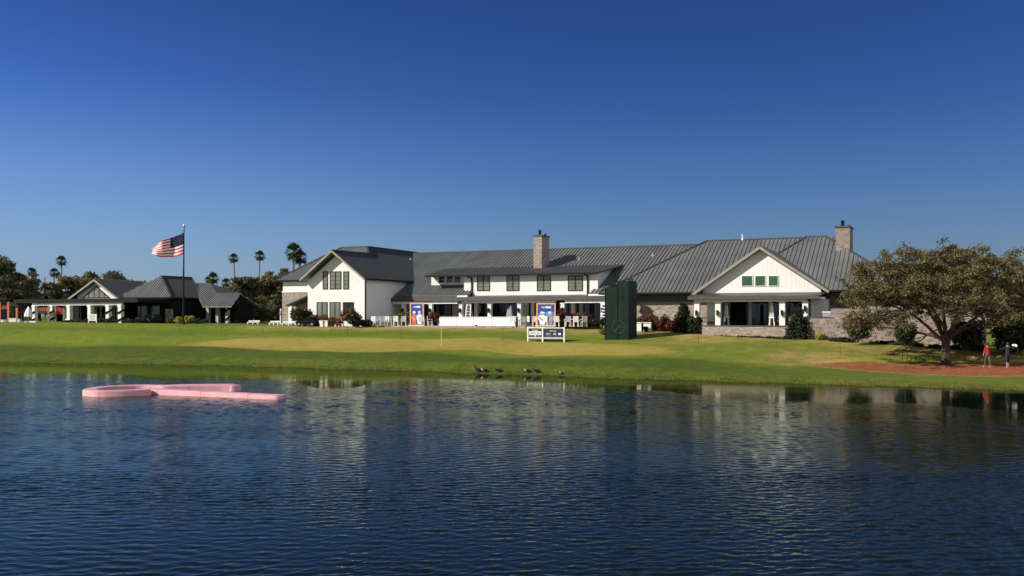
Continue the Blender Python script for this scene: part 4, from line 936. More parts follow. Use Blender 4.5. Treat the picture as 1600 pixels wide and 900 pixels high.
lowhedge((1362, 536), (1440, 542), .7, .45, 'shrubdark', 'clipped low hedge at the foot of the brick wall left of the oak', 2200)
lowhedge((1450, 543), (1535, 549), .7, .45, 'shrubdark', 'clipped low hedge at the foot of the brick wall right of the oak', 2200)
lowhedge((1100, 523.5), (1225, 530), .6, .3, 'shrub', 'very low green planting along the stone porch wall', 2400)
# planting in front of the lodge
S(330 - 70 + 36, 505, 118.5, 24, 13, 'shrubyellow', 'yellow green bush right of the flagpole foot', n=1500, size=.1)
S(279, 505, 118.8, 14, 11, 'shrubyellow', 'small yellow green bush left of the flagpole foot', n=800, size=.1)
S(266, 505, 119.2, 11, 9, 'shruborange', 'small rusty bush below the lodge stone pier', n=600, size=.1)
S(238, 503, 120, 40, 12, 'shrubdark', 'dark bushes in the shade under the lodge eave', n=1800, size=.12)
hedge(-56.5, 121.3, -46.5, 119.5, 3.75, .8, .45, 'shrub', 'low green hedge in front of the lodge canopy', 2600, .1)
S(310, 505, 117.5, 40, 8, 'shrub', 'low ground-hugging plants right of the yellow green bush', n=1500, size=.1)
S(961, 522, 97.5, 24, 95, 'shrubdark', 'dark glossy tree rising behind the green tower', name='magnolia_tree', cat='tree', n=3500, size=.17)
bg_tree(986, 500, 420, 16, 92, 'olivetree', 'thin twiggy tree top above the right side of the green tower', 260, .09, 31, 7, open_=.8, name='young_tree', low=.6)
x, y, z = G(942, 523); S(942, 524, y, 12, 12, 'shruboliv', 'small scruffy plant at the left foot of the green tower', n=400, size=.07)

# ------------------------------------------------------------------ things on the terrace
ZT = 3.5
RZ = -CF.t
def on(px, D, z=ZT): return ((px - 800) / F * D, D, z)
def make_chair():
    e = empty('patio_chair', (0, 0, 0))
    MB().box(-.25, .25, -.24, .24, .42, .46).build('seat', M['white_plastic'], e)
    b = MB().box(-.25, -.19, .22, .27, .46, .98).box(.19, .25, .22, .27, .46, .98).box(-.19, .19, .225, .265, .88, .98)
    for x in (-.13, -.04, .05, .14): b.box(x-.04, x+.036, .23, .26, .46, .88)
    b.build('backrest', M['white_plastic'], e)
    for sx in (-1, 1):
        for sy in (-1, 1): MB().box(sx*.22-.035, sx*.22+.035, sy*.21-.035, sy*.21+.035, 0, .42).build('leg', M['white_plastic'], e)
        MB().box(sx*.27-.03, sx*.27+.03, -.24, .22, .64, .68).box(sx*.26-.02, sx*.26+.02, -.22, -.18, .46, .64).build('armrest', M['white_plastic'], e)
    return e
chair0 = make_chair(); used = []
ORD = ['first', 'second', 'third', 'fourth', 'fifth', 'sixth', 'seventh', 'eighth', 'ninth', 'tenth', 'eleventh', 'twelfth', 'thirteenth']
def chairs(spots, where, group):
    for i, (px, D, rz) in enumerate(spots):
        o = copy_tree(chair0) if used else chair0
        used.append(1); o.location = on(px, D); o.rotation_euler = (0, 0, R(rz)); o.scale = (1.08, 1.08, 1.08)
        tag(o, '%s white patio chair from the left %s' % (ORD[i], where), 'chair', group)
rr = random.Random(3)
chairs([(585, 106.2, 160), (591.5, 107.2, 30), (597, 106.0, 200), (603, 107.4, 340), (608.5, 106.0, 100), (614, 107.2, 20), (619.5, 105.9, 170), (625, 106.9, 260), (630.5, 105.6, 190), (636, 106.6, 10)], 'in the row left of the left poster', 'chairs left of the left poster')
chairs([(659, 104.8, 185), (666.5, 105.6, 270), (671.5, 104.9, 100)], 'at the foot of the left poster', 'chairs by the left poster')
chairs([(801, 100.6, 170), (807, 101.4, 20), (815.5, 100.2, 200), (822, 101.2, 300)], 'between the white counter and the right poster', 'chairs between counter and right poster')
chairs([(836, 99.6, 180), (843, 100.4, 40), (853.5, 99.2, 150), (860.5, 99.9, 320)], 'just behind the two-panel sign', 'chairs behind the sign')
chairs([(870, 98.6, 170), (887, 98.0, 190), (893.5, 98.6, 30), (900, 97.6, 170), (906, 98.2, 260), (912, 97.4, 200)], 'in front of the red-leaved hedge', 'chairs in front of the red hedge')
def table(px, D, label, mat='white_plastic', r=.45):
    e = empty('patio_table', on(px, D), 0, label, 'table', 'round patio tables')
    MB().tube([(0,0,.7),(0,0,.74)], r, 18).build('table_top', M[mat], e)
    MB().tube([(0,0,.05),(0,0,.7)], .05, 8).build('pedestal', M[mat], e)
    MB().tube([(0,0,0),(0,0,.05)], [.28,.2], 14).build('base', M[mat], e)
table(594, 106.6, 'white round table among the chairs at the far left of the terrace'); table(606, 106.7, 'white round table in the middle of the left chair row')
table(622, 106.4, 'white round table below the brown-green bush'); table(811, 100.8, 'dark round table right of the white counter', 'interior')
table(848, 99.8, 'dark round table behind the two-panel sign', 'interior'); table(896.5, 98.1, 'white round table in front of the red-leaved hedge')
# white panelled counter
x0, x1 = (688-800)/F*104.6, (806-800)/F*101
e = empty('bar_counter', (x0, 104.6, ZT), math.atan2(101-104.6, x1-x0), 'long white panelled outdoor counter in front of the porch', 'counter')
L = math.hypot(x1-x0, 3.6)
cuts = [0, .225, .45, .69, 1]
for i in range(4): MB().box(L*cuts[i]+.03, L*cuts[i+1]-.03, 0, .06, .03, .92).build('panel', M['white_plastic'], e)
MB().box(0, L, .07, .62, 0, .9).build('counter_body', M['grey'], e)  # grey body paints shade into the gaps between white panels
MB().box(-.05, L+.05, -.05, .66, .93, 1.0).build('counter_top', M['trim'], e)
MB().bar((-.02,.1,.45), (-.62,.5,.45), .06, .85).build('side_wing', M['trim'], e)
MB().box(L*.47, L*.5, -.02, .0, .0, .14).build('vent', M['black'], e)
# promotional posters
def poster(px0, px1, pyt, D, label, style):
    w = (px1-px0)/F*D; x = ((px0+px1)/2-800)/F*D; top = H-(pyt-HZ)/F*D - ZT
    e = empty('poster_stand', (x, D, ZT), R(-14), label, 'poster')
    f = .13
    MB().box(-w/2, -w/2+f, -.06, .06, .12, top).box(w/2-f, w/2, -.06, .06, .12, top).box(-w/2+f, w/2-f, -.06, .06, top-f, top).build('frame', M['orange'], e)
    MB().box(-w/2-.08, w/2+.08, -.35, .35, 0, .12).build('base', M['yellow'], e)
    iw = w/2-f; z0, z1 = .12, top-f; hh = z1-z0
    MB().box(-iw, iw, -.03, .03, z0, z1).build('poster_sheet', M['print_blue'], e)
    V = lambda a: -iw + 2*iw*a; Zp = lambda b: z0 + hh*b
    def pic(nm, poly, mat, y=-.034): 
        mb = MB(); mb.prism([(V(a), Zp(b)) for a, b in poly], y, -.031); return mb.build(nm, M[mat], e)
    # glow of sky blue behind the figures
    pic('printed_sky', [(.02,.36),(.98,.36),(.98,.6),(.8,.68),(.5,.64),(.2,.6),(.02,.56)], 'print_sky' if style else 'print_blue')
    t = MB()
    # two-part title, letter-like blocks too small to read in the photo
    for i, a in enumerate(np.linspace(.24, .44, 5)): t.prism([(V(a), Zp(.825)), (V(a+.035), Zp(.825)), (V(a+.035), Zp(.885 - .02*(i % 2))), (V(a), Zp(.885))], -.036, -.031)
    t.build('title_small', M['print_white'], e)
    pic('title_block', [(.49,.815),(.8,.815),(.8,.9),(.49,.9)], 'print_white', -.036)
    pic('title_line', [(.1,.955),(.95,.955),(.95,.965),(.1,.965)], 'print_grey', -.036)
    def figure(cx, shirt, cap, s=1.0, flip=1):
        """printed golfer: cap, face, shoulders, one arm bent across"""
        def E(x, y, rx, ry, n=14): return [(cx + (x + rx*math.cos(6.283*k/n))*s, y + ry*math.sin(6.283*k/n)) for k in range(n)]
        pic('printed_figure', [(cx-.13*s,.04),(cx+.14*s,.02),(cx+.17*s,.22),(cx+.24*s,.3),(cx+.21*s,.42),(cx+.07*s,.5),(cx-.08*s,.5),(cx-.2*s,.44),(cx-.25*s,.3),(cx-.16*s,.22)], shirt, -.038)
        pic('printed_face', E(0, .55, .1, .07), 'print_tan', -.040)
        pic('printed_cap', [(cx-.115*s,.575),(cx+.13*s*flip+.03*s,.575),(cx+.11*s,.625),(cx+.03*s,.66),(cx-.08*s,.645)], cap, -.042)
        pic('printed_arm', [(cx-.19*s*flip,.36),(cx-.12*s*flip,.4),(cx+.08*s*flip,.24),(cx+.05*s*flip,.19)], 'print_tan' if shirt != 'print_white' else 'print_grey', -.043)
    if style: figure(.27, 'print_white', 'print_white', 1.05); figure(.73, 'print_grey', 'print_white', 1, -1)
    else: figure(.26, 'print_red', 'print_white', 1.0); figure(.72, 'print_white', 'print_white', 1.15, -1)
    return e
poster(640, 663, 473, 105.4, 'orange-framed poster with a red-shirted golfer among the left chairs', 0)
poster(838, 868.5, 473.5, 99.0, 'orange-framed poster of two pale-dressed golfers behind the two-panel sign', 1)
# step ladder and closed umbrellas under the porch
def ladder(px, D, label):
    e = empty('step_ladder', on(px, D), RZ, label, 'ladder')
    for s in (-1, 1):
        MB().bar((s*.32, -.35, 0), (s*.26, .0, 2.4), .07, .09).build('rail', M['white_plastic'], e)
        MB().bar((s*.34, .55, 0), (s*.26, .06, 2.36), .05, .05).build('rear_leg', M['metal'], e)
    for i in range(7):
        z = .3 + i*.32; y = -.35 + .35*z/2.4; MB().box(-.28, .28, y-.05, y+.05, z, z+.05).build('rung', M['white_plastic'], e)
    MB().box(-.3, .3, -.08, .12, 2.4, 2.45).build('top_cap', M['white_plastic'], e)
ladder(732.5, 109.3, 'white step ladder standing under the porch behind the counter')
def umbrella(px, D, z, h, label, mat, base='grey', fat=.24):
    e = empty('patio_umbrella', on(px, D, z), 0, label, 'umbrella')
    mb = MB(); n = 16; rings = []
    for t, r in ((.3, fat*.75), (.36, fat), (.55, fat*.85), (.8, fat*.5), (.97, .05)):
        rings.append([(r*(1+.22*(k % 2))*math.cos(6.283*k/n), r*(1+.22*(k % 2))*math.sin(6.283*k/n), h*t) for k in range(n)])
    mb.quadset([v for r in rings for v in r], [(i*n+k, i*n+(k+1) % n, (i+1)*n+(k+1) % n, (i+1)*n+k) for i in range(4) for k in range(n)])
    mb.build('closed_canopy', M[mat], e, smooth=False)
    MB().tube([(0,0,.1),(0,0,h)], .03, 8).build('pole', M['metal'], e); MB().tube([(0,0,0),(0,0,.1)], .3, 14).build('base', M[base], e)
umbrella(798, 107.2, ZT, 2.3, 'closed grey umbrella under the porch above the counter end', 'grey')
umbrella(794.5, 108.0, ZT, 2.15, 'closed grey umbrella standing just behind another one under the porch', 'grey')
# pyramid patio heaters and the bench on the right porch
def heater(px, v, label):
    u = CF.u(px, v); x, y = CF.w(u, v); e = empty('patio_heater', (x, y, zf), RZ, label, 'patio heater', 'pyramid patio heaters')
    for i in range(4):
        a = math.pi/4 + i*math.pi/2; MB().bar((.33*math.cos(a), .33*math.sin(a), 0), (.09*math.cos(a), .09*math.sin(a), 2.15), .05).build('leg', M['white_plastic'], e)
    MB().tube([(0,0,.95),(0,0,2.0)], .07, 10).build('glow_tube', M['trim'], e)
    MB().prism([(-.24,-.24),(.24,-.24),(.24,.24),(-.24,.24)], .82, .95, 'z').build('burner_box', M['white_plastic'], e)
    MB().tube([(0,0,2.15),(0,0,2.32)], [.2,.05], 4).build('cap', M['white_plastic'], e)
heater(1135, .2, 'white pyramid patio heater left of the porch glass doors'); heater(1206, .2, 'white pyramid patio heater right of the porch glass doors')
x, y = CF.w(CF.u(1105, .4), .4)
e = empty('bench', (x, y, zf), RZ, 'dark bench in the left bay of the gabled porch', 'bench')
MB().box(-.75, .75, -.25, .25, .4, .46).build('seat', M['dark'], e); b = MB().box(-.75, .75, .22, .27, .82, .9)
for i in range(9): b.box(-.72 + i*.178, -.68 + i*.178, .23, .26, .46, .82)
b.build('backrest', M['dark'], e)
for sx in (-.68, .68):
    for sy in (-.2, .2): MB().box(sx-.03, sx+.03, sy-.03, sy+.03, 0, .4).build('leg', M['dark'], e)
def planter(px, v, label, mat):
    x, y = CF.w(CF.u(px, v), v); e = empty('potted_plant', (x, y, zf), 0, label, 'plant')
    MB().tube([(0,0,0),(0,0,.42)], [.16,.22], 14).build('pot', M['dark'], e)
    rng = np.random.RandomState(px); V, Q = leaf_cards(blob_points(rng, 260, (0,0,.75), (.24,.24,.4), .2), rng, .09); raw_mesh('foliage', V, Q, M[mat], e)
    MB().tube([(0,0,.3),(0,0,.9)], [.025,.01], 5).build('stem', M['bark'], e)
planter(1119, -.3, 'potted plant at the foot of the second porch column', 'shrub'); planter(1219, -.3, 'yellowish potted plant at the foot of the third porch column', 'shruboliv')
x, y = CF.w(CF.u(1145, 1.2), 1.2)
e = empty('side_table', (x, y, zf), RZ, 'small dark table beside the left patio heater on the porch', 'table'); MB().box(-.4,.4,-.3,.3,.68,.72).build('table_top', M['dark'], e)
for sx in (-.35,.35):
    for sy in (-.25,.25): MB().box(sx-.02,sx+.02,sy-.02,sy+.02,0,.68).build('leg', M['dark'], e)

# ------------------------------------------------------------------ things on the lawn
# green scrim-wrapped tower
x0, y0, z0 = G(982, 531)
D = y0; w1 = (982-946)/F*D; w2 = 1.75
e = empty('scoreboard_tower', (x0, y0, z0 - .1), 0, 'tall dark green scrim-covered tower on the lawn in front of the clubhouse', 'tower')
hl, hr = (531-447)/F*D, (531-437.5)/F*D
ang = R(171); L = w1 / math.cos(R(9)); d = Vector((math.cos(ang), -math.sin(ang)*-1, 0)); d = Vector((-math.cos(R(9)), math.sin(R(9)), 0)); bk = Vector((1.25, 1.9, 0)).normalized() * w2
def tower_block(a, b, z, mb):
    p = [d*a, d*b, d*b + bk, d*a + bk]; mb.prism([(q.x, q.y) for q in p], -.25, z, 'z')
mb = MB(); tower_block(0, L*.48, hr, mb); mb.build('tall_block', M['scrim'], e)
mb = MB(); tower_block(L*.482, L, hl, mb); mb.build('low_block', M['scrim'], e)
nrm = Vector((-d.y, d.x, 0)); nrm = nrm if nrm.y < 0 else -nrm
o = d*(L*.42) + nrm*.02 + Vector((0,0,.235*hr))
mb = MB(); R1 = .62
ring = [(R1*math.cos(a), R1*math.sin(a)) for a in np.linspace(0, 2*math.pi, 29)[:-1]]
for i in range(28):
    a, b = ring[i], ring[(i+1) % 28]; q = [o + d*a[0] + Vector((0,0,a[1])), o + d*b[0] + Vector((0,0,b[1])), o + d*b[0]*.86 + Vector((0,0,b[1]*.86)), o + d*a[0]*.86 + Vector((0,0,a[1]*.86))]
    mb.quadset([p for p in q] + [p + nrm*.01 for p in q], [(0,1,2,3),(4,5,6,7),(0,1,5,4),(2,3,7,6)])
for k in range(9):   # a bird-like curve of short bars inside the ring
    t0, t1 = k / 9, (k + 1) / 9; f_ = lambda t: d*(-.36 + .7*t) + Vector((0, 0, .22*math.sin(t*4.4) - .12 - .1*t)) + o + nrm*.008
    mb.bar(f_(t0), f_(t1), .05 + .16*math.sin(t0*3.1), .015, up=nrm)
mb.build('emblem', M['emblem'], e)
mb = MB(); mb.bar(d*-.02 + nrm*.02 + Vector((0,0,hr*.18)), d*L + nrm*.02 + Vector((0,0,hr*.18)), .03, .03); mb.build('seam', M['emblem'], e)
for q_ in (.42, .66, .86):
    MB().bar(d*-.02 + nrm*.012 + Vector((0,0,hl*q_)), d*L + nrm*.012 + Vector((0,0,hl*q_)), .02, .02).build('seam', M['emblem'], e)
for q_ in (.25, .74):
    MB().bar(d*L*q_ + nrm*.012 - Vector((0,0,.2)), d*L*q_ + nrm*.012 + Vector((0,0,hl-.05)), .018, .018).build('seam', M['emblem'], e)
mb = MB()
for a in (.0, L*.48, L): mb.bar(d*a + nrm*.025 - Vector((0,0,.25)), d*a + nrm*.025 + Vector((0,0,hl-.02)), .05, .05)
mb.build('corner_pole', M['scrim'], e)
# white stand right of the tower
x, y, z = G(1006, 517.5)
e = empty('serving_stand', (x, y, z), R(-20), 'white serving stand just right of the dark green tower', 'stand')
MB().box(-.75, .75, -.35, .35, 0, .8).build('stand_body', M['white_plastic'], e); MB().box(-.82, .82, -.42, .42, .8, .87).build('stand_top', M['trim'], e)
e = empty('drinks_bin', (x + .1, y - .65, z), R(-20), 'small black bin in front of the white serving stand', 'bin')
MB().tube([(0,0,0),(0,0,.42)], [.2,.25], 12).build('bin_body', M['black'], e); MB().tube([(0,0,.42),(0,0,.48)], [.27,.12], 12).build('lid', M['black'], e)
x, y, z = G(996.5, 518)
e = empty('lawn_speaker', (x + .35, y - .75, z), R(-10), 'slim black post box at the left end of the white serving stand', 'box')
MB().box(-.1, .1, -.1, .1, 0, .8).build('box_body', M['black'], e); MB().box(-.12, .12, -.12, .12, .8, .84).build('box_cap', M['dark'], e)
a, b = on(1021, 97, 3.3), on(1053, 95, 3.3)
e = empty('timber_rail', (a[0], a[1], 3.05), math.atan2(b[1]-a[1], b[0]-a[0]), 'low timber rail in front of the red-tipped shrubs', 'rail')
L = math.hypot(b[0]-a[0], b[1]-a[1]); MB().box(0, L, -.05, .05, .5, .72).build('rail_board', M['wood'], e)
for t in (0.04, .5, .96): MB().box(L*t-.08, L*t+.08, -.1, -.055, -.2, .75).build('post', M['wood'], e)
# two-panel sign
pa, pc = G(825, 533.5), G(881.5, 535); 
D0, D1 = pa[1], pa[1] - 1.3
A_ = Vector(((825-800)/F*D0, D0, 0)); B_ = Vector(((881.5-800)/F*D1, D1, 0))
zb0 = tz(A_.x, A_.y); L = (B_ - A_).length
e = empty('course_sign', (A_.x, A_.y, zb0), math.atan2(B_.y-A_.y, B_.x-A_.x), 'white-framed two-panel navy sign standing on the edge of the putting green', 'sign')
hh = 1.32; m_ = L * .41; lo = .3
for t in (0, m_, L): MB().box(t-.06, t+.06, -.06, .06, -.3, hh + .05).build('post', M['white_plastic'], e)
for a, b in ((.06, m_-.06), (m_+.06, L-.06)):
    MB().box(a, b, -.05, .05, hh-.08, hh).box(a, b, -.05, .05, lo, lo+.08).build('rail', M['white_plastic'], e)
p1 = MB().box(.06, m_-.06, -.03, .03, lo+.08, hh-.08).build('left_panel', M['ink'], e)
p2 = MB().box(m_+.06, L-.06, -.03, .03, lo+.08, hh-.08).build('right_panel', M['navy'], e)
t = MB(); zc_ = lo + .08; ph = hh - .16 - lo
def lettering(mb, a, b, z0, z1, n, y=-.036, seed=0, gap=.3):
    """rows of letter-like strokes, too small to read in the photo"""
    r_ = random.Random(seed); w = (b-a)/n
    for i in range(n):
        x = a + i*w; g = w*gap/2; s = w*.22; k = r_.randint(0, 3)
        mb.box(x+g, x+g+s, y, -.031, z0, z1)
        if k != 1: mb.box(x+w-g-s, x+w-g, y, -.031, z0, z1)
        if k in (0, 2): mb.box(x+g+s, x+w-g-s, y, -.031, z1-s*.9, z1)
        if k in (1, 2): mb.box(x+g+s, x+w-g-.2*s, y, -.031, z0, z0+s*.9)
        if k in (0, 3): mb.box(x+g+s, x+w-g-s, y, -.031, (z0+z1)/2-s*.4, (z0+z1)/2+s*.4)
lettering(t, m_*.3, m_*.7, zc_+ph*.72, zc_+ph*.82, 9, seed=1)
t.build('small_lettering', M['print_white'], p1)
MB().box(m_*.09, m_*.9, -.035, -.031, zc_+ph*.26, zc_+ph*.66).box(m_*.47, m_*.53, -.0352, -.031, zc_+ph*.03, zc_+ph*.259).build('name_band', M['print_white'], p1)
t = MB(); lettering(t, m_*.13, m_*.86, zc_+ph*.36, zc_+ph*.56, 8, y=-.04, seed=2); t.build('name_lettering', M['ink'], p1)
t = MB(); lettering(t, m_*.12, m_*.42, zc_+ph*.08, zc_+ph*.17, 6, seed=3); lettering(t, m_*.58, m_*.9, zc_+ph*.08, zc_+ph*.17, 6, seed=4); t.build('small_lettering', M['metal'], p1)
w_ = L - m_; X0 = m_
t = MB(); lettering(t, X0+w_*.33, X0+w_*.66, zc_+ph*.66, zc_+ph*.76, 11, seed=5); t.build('heading', M['print_white'], p2)
t = MB(); t.prism([(X0+w_*.16, zc_+ph*.4), (X0+w_*.2, zc_+ph*.32), (X0+w_*.24, zc_+ph*.4), (X0+w_*.2, zc_+ph*.48)], -.036, -.031); lettering(t, X0+w_*.25, X0+w_*.36, zc_+ph*.35, zc_+ph*.46, 4, seed=6)
t.prism([(X0+w_*.48, zc_+ph*.33), (X0+w_*.56, zc_+ph*.48), (X0+w_*.6, zc_+ph*.48), (X0+w_*.62, zc_+ph*.33), (X0+w_*.58, zc_+ph*.33), (X0+w_*.57, zc_+ph*.42), (X0+w_*.52, zc_+ph*.33)], -.036, -.031)
t.prism([(X0+w_*.72, zc_+ph*.47), (X0+w_*.86, zc_+ph*.47), (X0+w_*.84, zc_+ph*.3), (X0+w_*.75, zc_+ph*.3)], -.036, -.031); t.build('sponsor_mark', M['print_white'], p2)
t = MB(); lettering(t, X0+w_*.12, X0+w_*.9, zc_+ph*.14, zc_+ph*.2, 20, seed=7); t.build('small_lettering', M['metal'], p2)
# flag stick on the green
x, y, z = G(689.5, 539.5)
e = empty('flagstick', (x, y, z), 0, 'thin pale yellow flagstick standing in the putting green', 'flagstick')
MB().tube([(0,0,-.05),(0,0,1.75)], .022, 8).build('pole', plain('stick_yellow', (.75, .68, .35), .4), e); MB().tube([(0,0,-.02),(0,0,.035)], .07, 12).build('cup_rim', M['white_plastic'], e)
# rope-line stakes
stake0 = None
for px, pt, pb, lab in ((135,503,514,'in front of the lodge canopy left of the white notice sign'),(165,497,510,'right of the white notice sign by the lodge'),(281,504,519.5,'below the yellow green bushes by the flagpole'),(345.5,507,521,'below the lodge side porch'),
                        (410,508.5,522,'left of the navy post sign'),(517,513,523,'short and hidden in the grass below the white gable'),(543,508,525,'below the rusty orange bush'),(628,509,532,'below the left poster'),(785,512,534,'between the flagstick and the two-panel sign'),
                        (1091,524,538,'below the left end of the stone porch wall'),(1313,535,555,'on the dry grass below the brick wall corner'),(1410,544.5,568.5,'left one of a pair at the mulch edge'),(1418,544.5,567.5,'right one of a pair at the mulch edge'),
                        (1414,570,592.5,'between the mulch and the water'),(1523,555.5,570.5,'between the oak trunk and the red-shirted person')):
    x, y, z = G(px, pb); h = (pb-pt)/F*y
    o = MB().tube([(0,0,-.2),(.01,0,h*.5),(0,0,h-.02),(0,0,h)], [.022,.022,.022,.01], 6).build('rope_stake', M['stake']); o.location = (x, y, z); o.rotation_euler = (R(rr.uniform(-3,3)), R(rr.uniform(-3,3)), 0)
    tag(o, 'thin dark rope stake ' + lab, 'stake', 'rope stakes on the lawn')
# navy sign on a white post, white notice sign
x, y, z = G(438.5, 506.8)
e = empty('post_sign', (x, y, z), R(-10), 'small navy square sign on a white post left of the clubhouse', 'sign')
MB().box(-.07, .07, -.07, .07, -.2, 1.95).build('post', M['white_plastic'], e); sg = MB().box(-.2, .2, -.1, -.072, 1.15, 1.6).build('sign_board', M['navy'], e)
t = MB(); t.box(-.09, .09, -.106, -.101, 1.42, 1.47); t.box(-.12, .12, -.106, -.101, 1.3, 1.34); t.build('sign_mark', M['print_white'], sg)
x, y, z = G(144.5, 504.5); s = y / F
e = empty('notice_sign', (x, y, z), R(-6), 'white framed notice sign on the grass before the lodge canopy', 'sign')
MB().box(-7*s, -5.8*s, -.04, .04, -.1, 14*s).build('post', M['white_plastic'], e); MB().box(5.8*s, 7*s, -.04, .04, -.1, 14*s).build('post', M['white_plastic'], e)
nb = MB().box(-5.8*s, 5.8*s, -.03, .03, 3*s, 13.6*s).build('notice_board', M['white_plastic'], e)
t = MB(); t.box(-4.5*s, 4.5*s, -.036, -.031, 9.6*s, 11.2*s); t.box(-4.5*s, 4.5*s, -.036, -.031, 6.6*s, 7.4*s); t.box(-3*s, 3*s, -.036, -.031, 4.4*s, 5.4*s); t.build('notice_lettering', M['grey'], nb)
# flagpole and flag
Dp = 115.0; xp = (286.5-800)/F*Dp; zp = tz(xp, Dp); ht = H - (354.5-HZ)/F*Dp - zp
e = empty('flagpole', (xp, Dp, zp), 0, 'tall dark flagpole in front of the lodge', 'flagpole')
MB().tube([(0,0,-.3),(.03,0,ht*.5),(.09,0,ht)], [.13,.1,.05], 10).build('pole', M['dark'], e)
MB().tube([(.09,0,ht+.0),(.09,0,ht+.06),(.09,0,ht+.15),(.09,0,ht+.24),(.09,0,ht+.27)], [.03,.11,.14,.1,.02], 12).build('finial', M['metal'], e)
MB().tube([(0,0,0),(0,0,.3),(0,0,.36)], [.28,.22,.14], 12).build('base', M['dark'], e)
def flag():
    s = Dp / F; nu, nv = 64, 39
    V = []
    for i in range(nu+1):
        t = i / nu
        xt = -48*s*t + 1.2*s*math.sin(t*9)*t
        topz = -(13.5*t + 4.5*math.sin(t*3.0)*.8)*s if t < .8 else None
        # top edge falls away from the hoist, bottom edge sags then lifts
        tz_ = -(20*t**.95 + 2.2*max(0, t-.72)*7*t)*s
        bz_ = -(33.5 + 9.0*math.sin(min(1, t*1.15)*2.6)*.62 - 3.2*max(0, t-.7)*3.3 + 1.3*math.sin(t*8.5+.6)*(t**.5))*s
        for j in range(nv+1):
            q = j / nv
            y = (.26*math.sin(t*8.2 - q*1.7) * (t**.6) + .12*math.sin(t*17 + q*3.1)*t) - .5*t
            x = xt + .9*s*math.sin(q*5 + t*6)*t
            V.append((x, y, tz_ + (bz_-tz_)*q))
    Q = []; mi = []
    for i in range(nu):
        for j in range(nv):
            a = i*(nv+1)+j; Q.append((a, a+nv+1, a+nv+2, a+1))
            mi.append(2 if (i < nu*.4 and j < 21) else (0 if (j//3) % 2 == 0 else 1))
    n0 = len(V)
    Va = np.array(V).reshape(nu+1, nv+1, 3)
    for r_ in range(9):
        for c_ in range(6 if r_ % 2 == 0 else 5):
            fi = (c_ + (.5 if r_ % 2 == 0 else 1)) / 6 * nu*.4 * .96 + .3; fj = (r_ + .7) / 9.6 * 21
            i, j = int(fi), int(fj); p = Va[i, j]; o = len(V)
            for dx, dz in ((-.02, 0), (0, -.02), (.02, 0), (0, .02)): V.append((p[0]+dx, p[1]-.035, p[2]+dz))
            Q.append((o, o+1, o+2, o+3)); mi.append(1)
    o = raw_mesh('flag', V, Q, [M['flagred'], M['flagwhite'], M['flagblue']], None, mi, True)
    o.location = (xp + .02, Dp, H - (363.5-HZ)/F*Dp)
    so = o.modifiers.new('thickness', 'SOLIDIFY'); so.thickness = .006
    tag(o, 'stars and stripes flag blowing to the left from the flagpole', 'flag')
flag()
# low white benches and the tarped cart by the lodge path
def lowbench(px0, px1, D, hgt, label, z=None):
    x0, x1 = (px0-800)/F*D, (px1-800)/F*D; z = tz((x0+x1)/2, D) if z is None else z
    e = empty('slatted_bench', (x0, D, z), R(-12), label, 'bench'); L = x1-x0
    for y in (-.2, -.05, .1): MB().box(0, L, y, y+.12, hgt-.06, hgt).build('seat_slat', M['trim'], e)
    for t in (.05, .5, .95):
        MB().box(L*t-.05, L*t+.05, -.2, .22, -.05, hgt-.065).build('leg', M['trim'], e)
    MB().box(0, L, .24, .28, hgt+.06, hgt+.2).box(L*.08, L*.08+.06, .22, .239, 0, hgt+.2).box(L*.9, L*.9+.06, .22, .239, 0, hgt+.2).build('backrest', M['trim'], e)
lowbench(387, 406, 117.5, .26, 'low white slatted bench at the edge of the dark trees'); lowbench(421, 437, 112.5, .3, 'white slatted bench left of the navy post sign'); lowbench(441, 466, 111.3, .3, 'long white slatted bench right of the navy post sign'); lowbench(524, 537, 107.4, .3, 'short pale bench under the long reddish hedge', 3.45)
x, y = (482-800)/F*108.2, 108.2
e = empty('utility_cart', (x, y, tz(x, y)), R(-20), 'low black utility cart parked in front of the clubhouse stone corner', 'cart')
body = [(-1.3,.22),(1.3,.22),(1.35,.55),(1.0,.72),(.75,1.02),(.15,1.08),(-.05,.72),(-.9,.66),(-1.35,.55)]
MB().prism(body, -.55, .55).build('body', M['black'], e)
for sx in (-.85, .85):
    for sy in (-.56, .56):
        wh = MB().tube([(sx, sy-.1, .24), (sx, sy+.1, .24)], .24, 16).build('wheel', M['dark'], e); MB().tube([(sx, sy-.115, .24), (sx, sy+.115, .24)], .11, 12).build('rim', M['metal'], wh)
MB().prism([(-.02,.75),(.14,1.03),(.1,1.03),(-.08,.75)], -.5, .5).build('windscreen', M['darkglass'], e)
for px, lab in ((503, 'left white planter tub below the white gable'), (510.5, 'right white planter tub below the white gable')):
    x, y = (px-800)/F*107.6, 107.6; e = empty('planter_tub', (x, y, tz(x, y)), R(-20), lab, 'planter')
    MB().prism([(-.22,-.22),(.22,-.22),(.22,.22),(-.22,.22)], 0, .62, 'z').build('tub', M['white_plastic'], e); MB().box(-.26,.26,-.26,.26,.62,.68).build('rim', M['trim'], e)

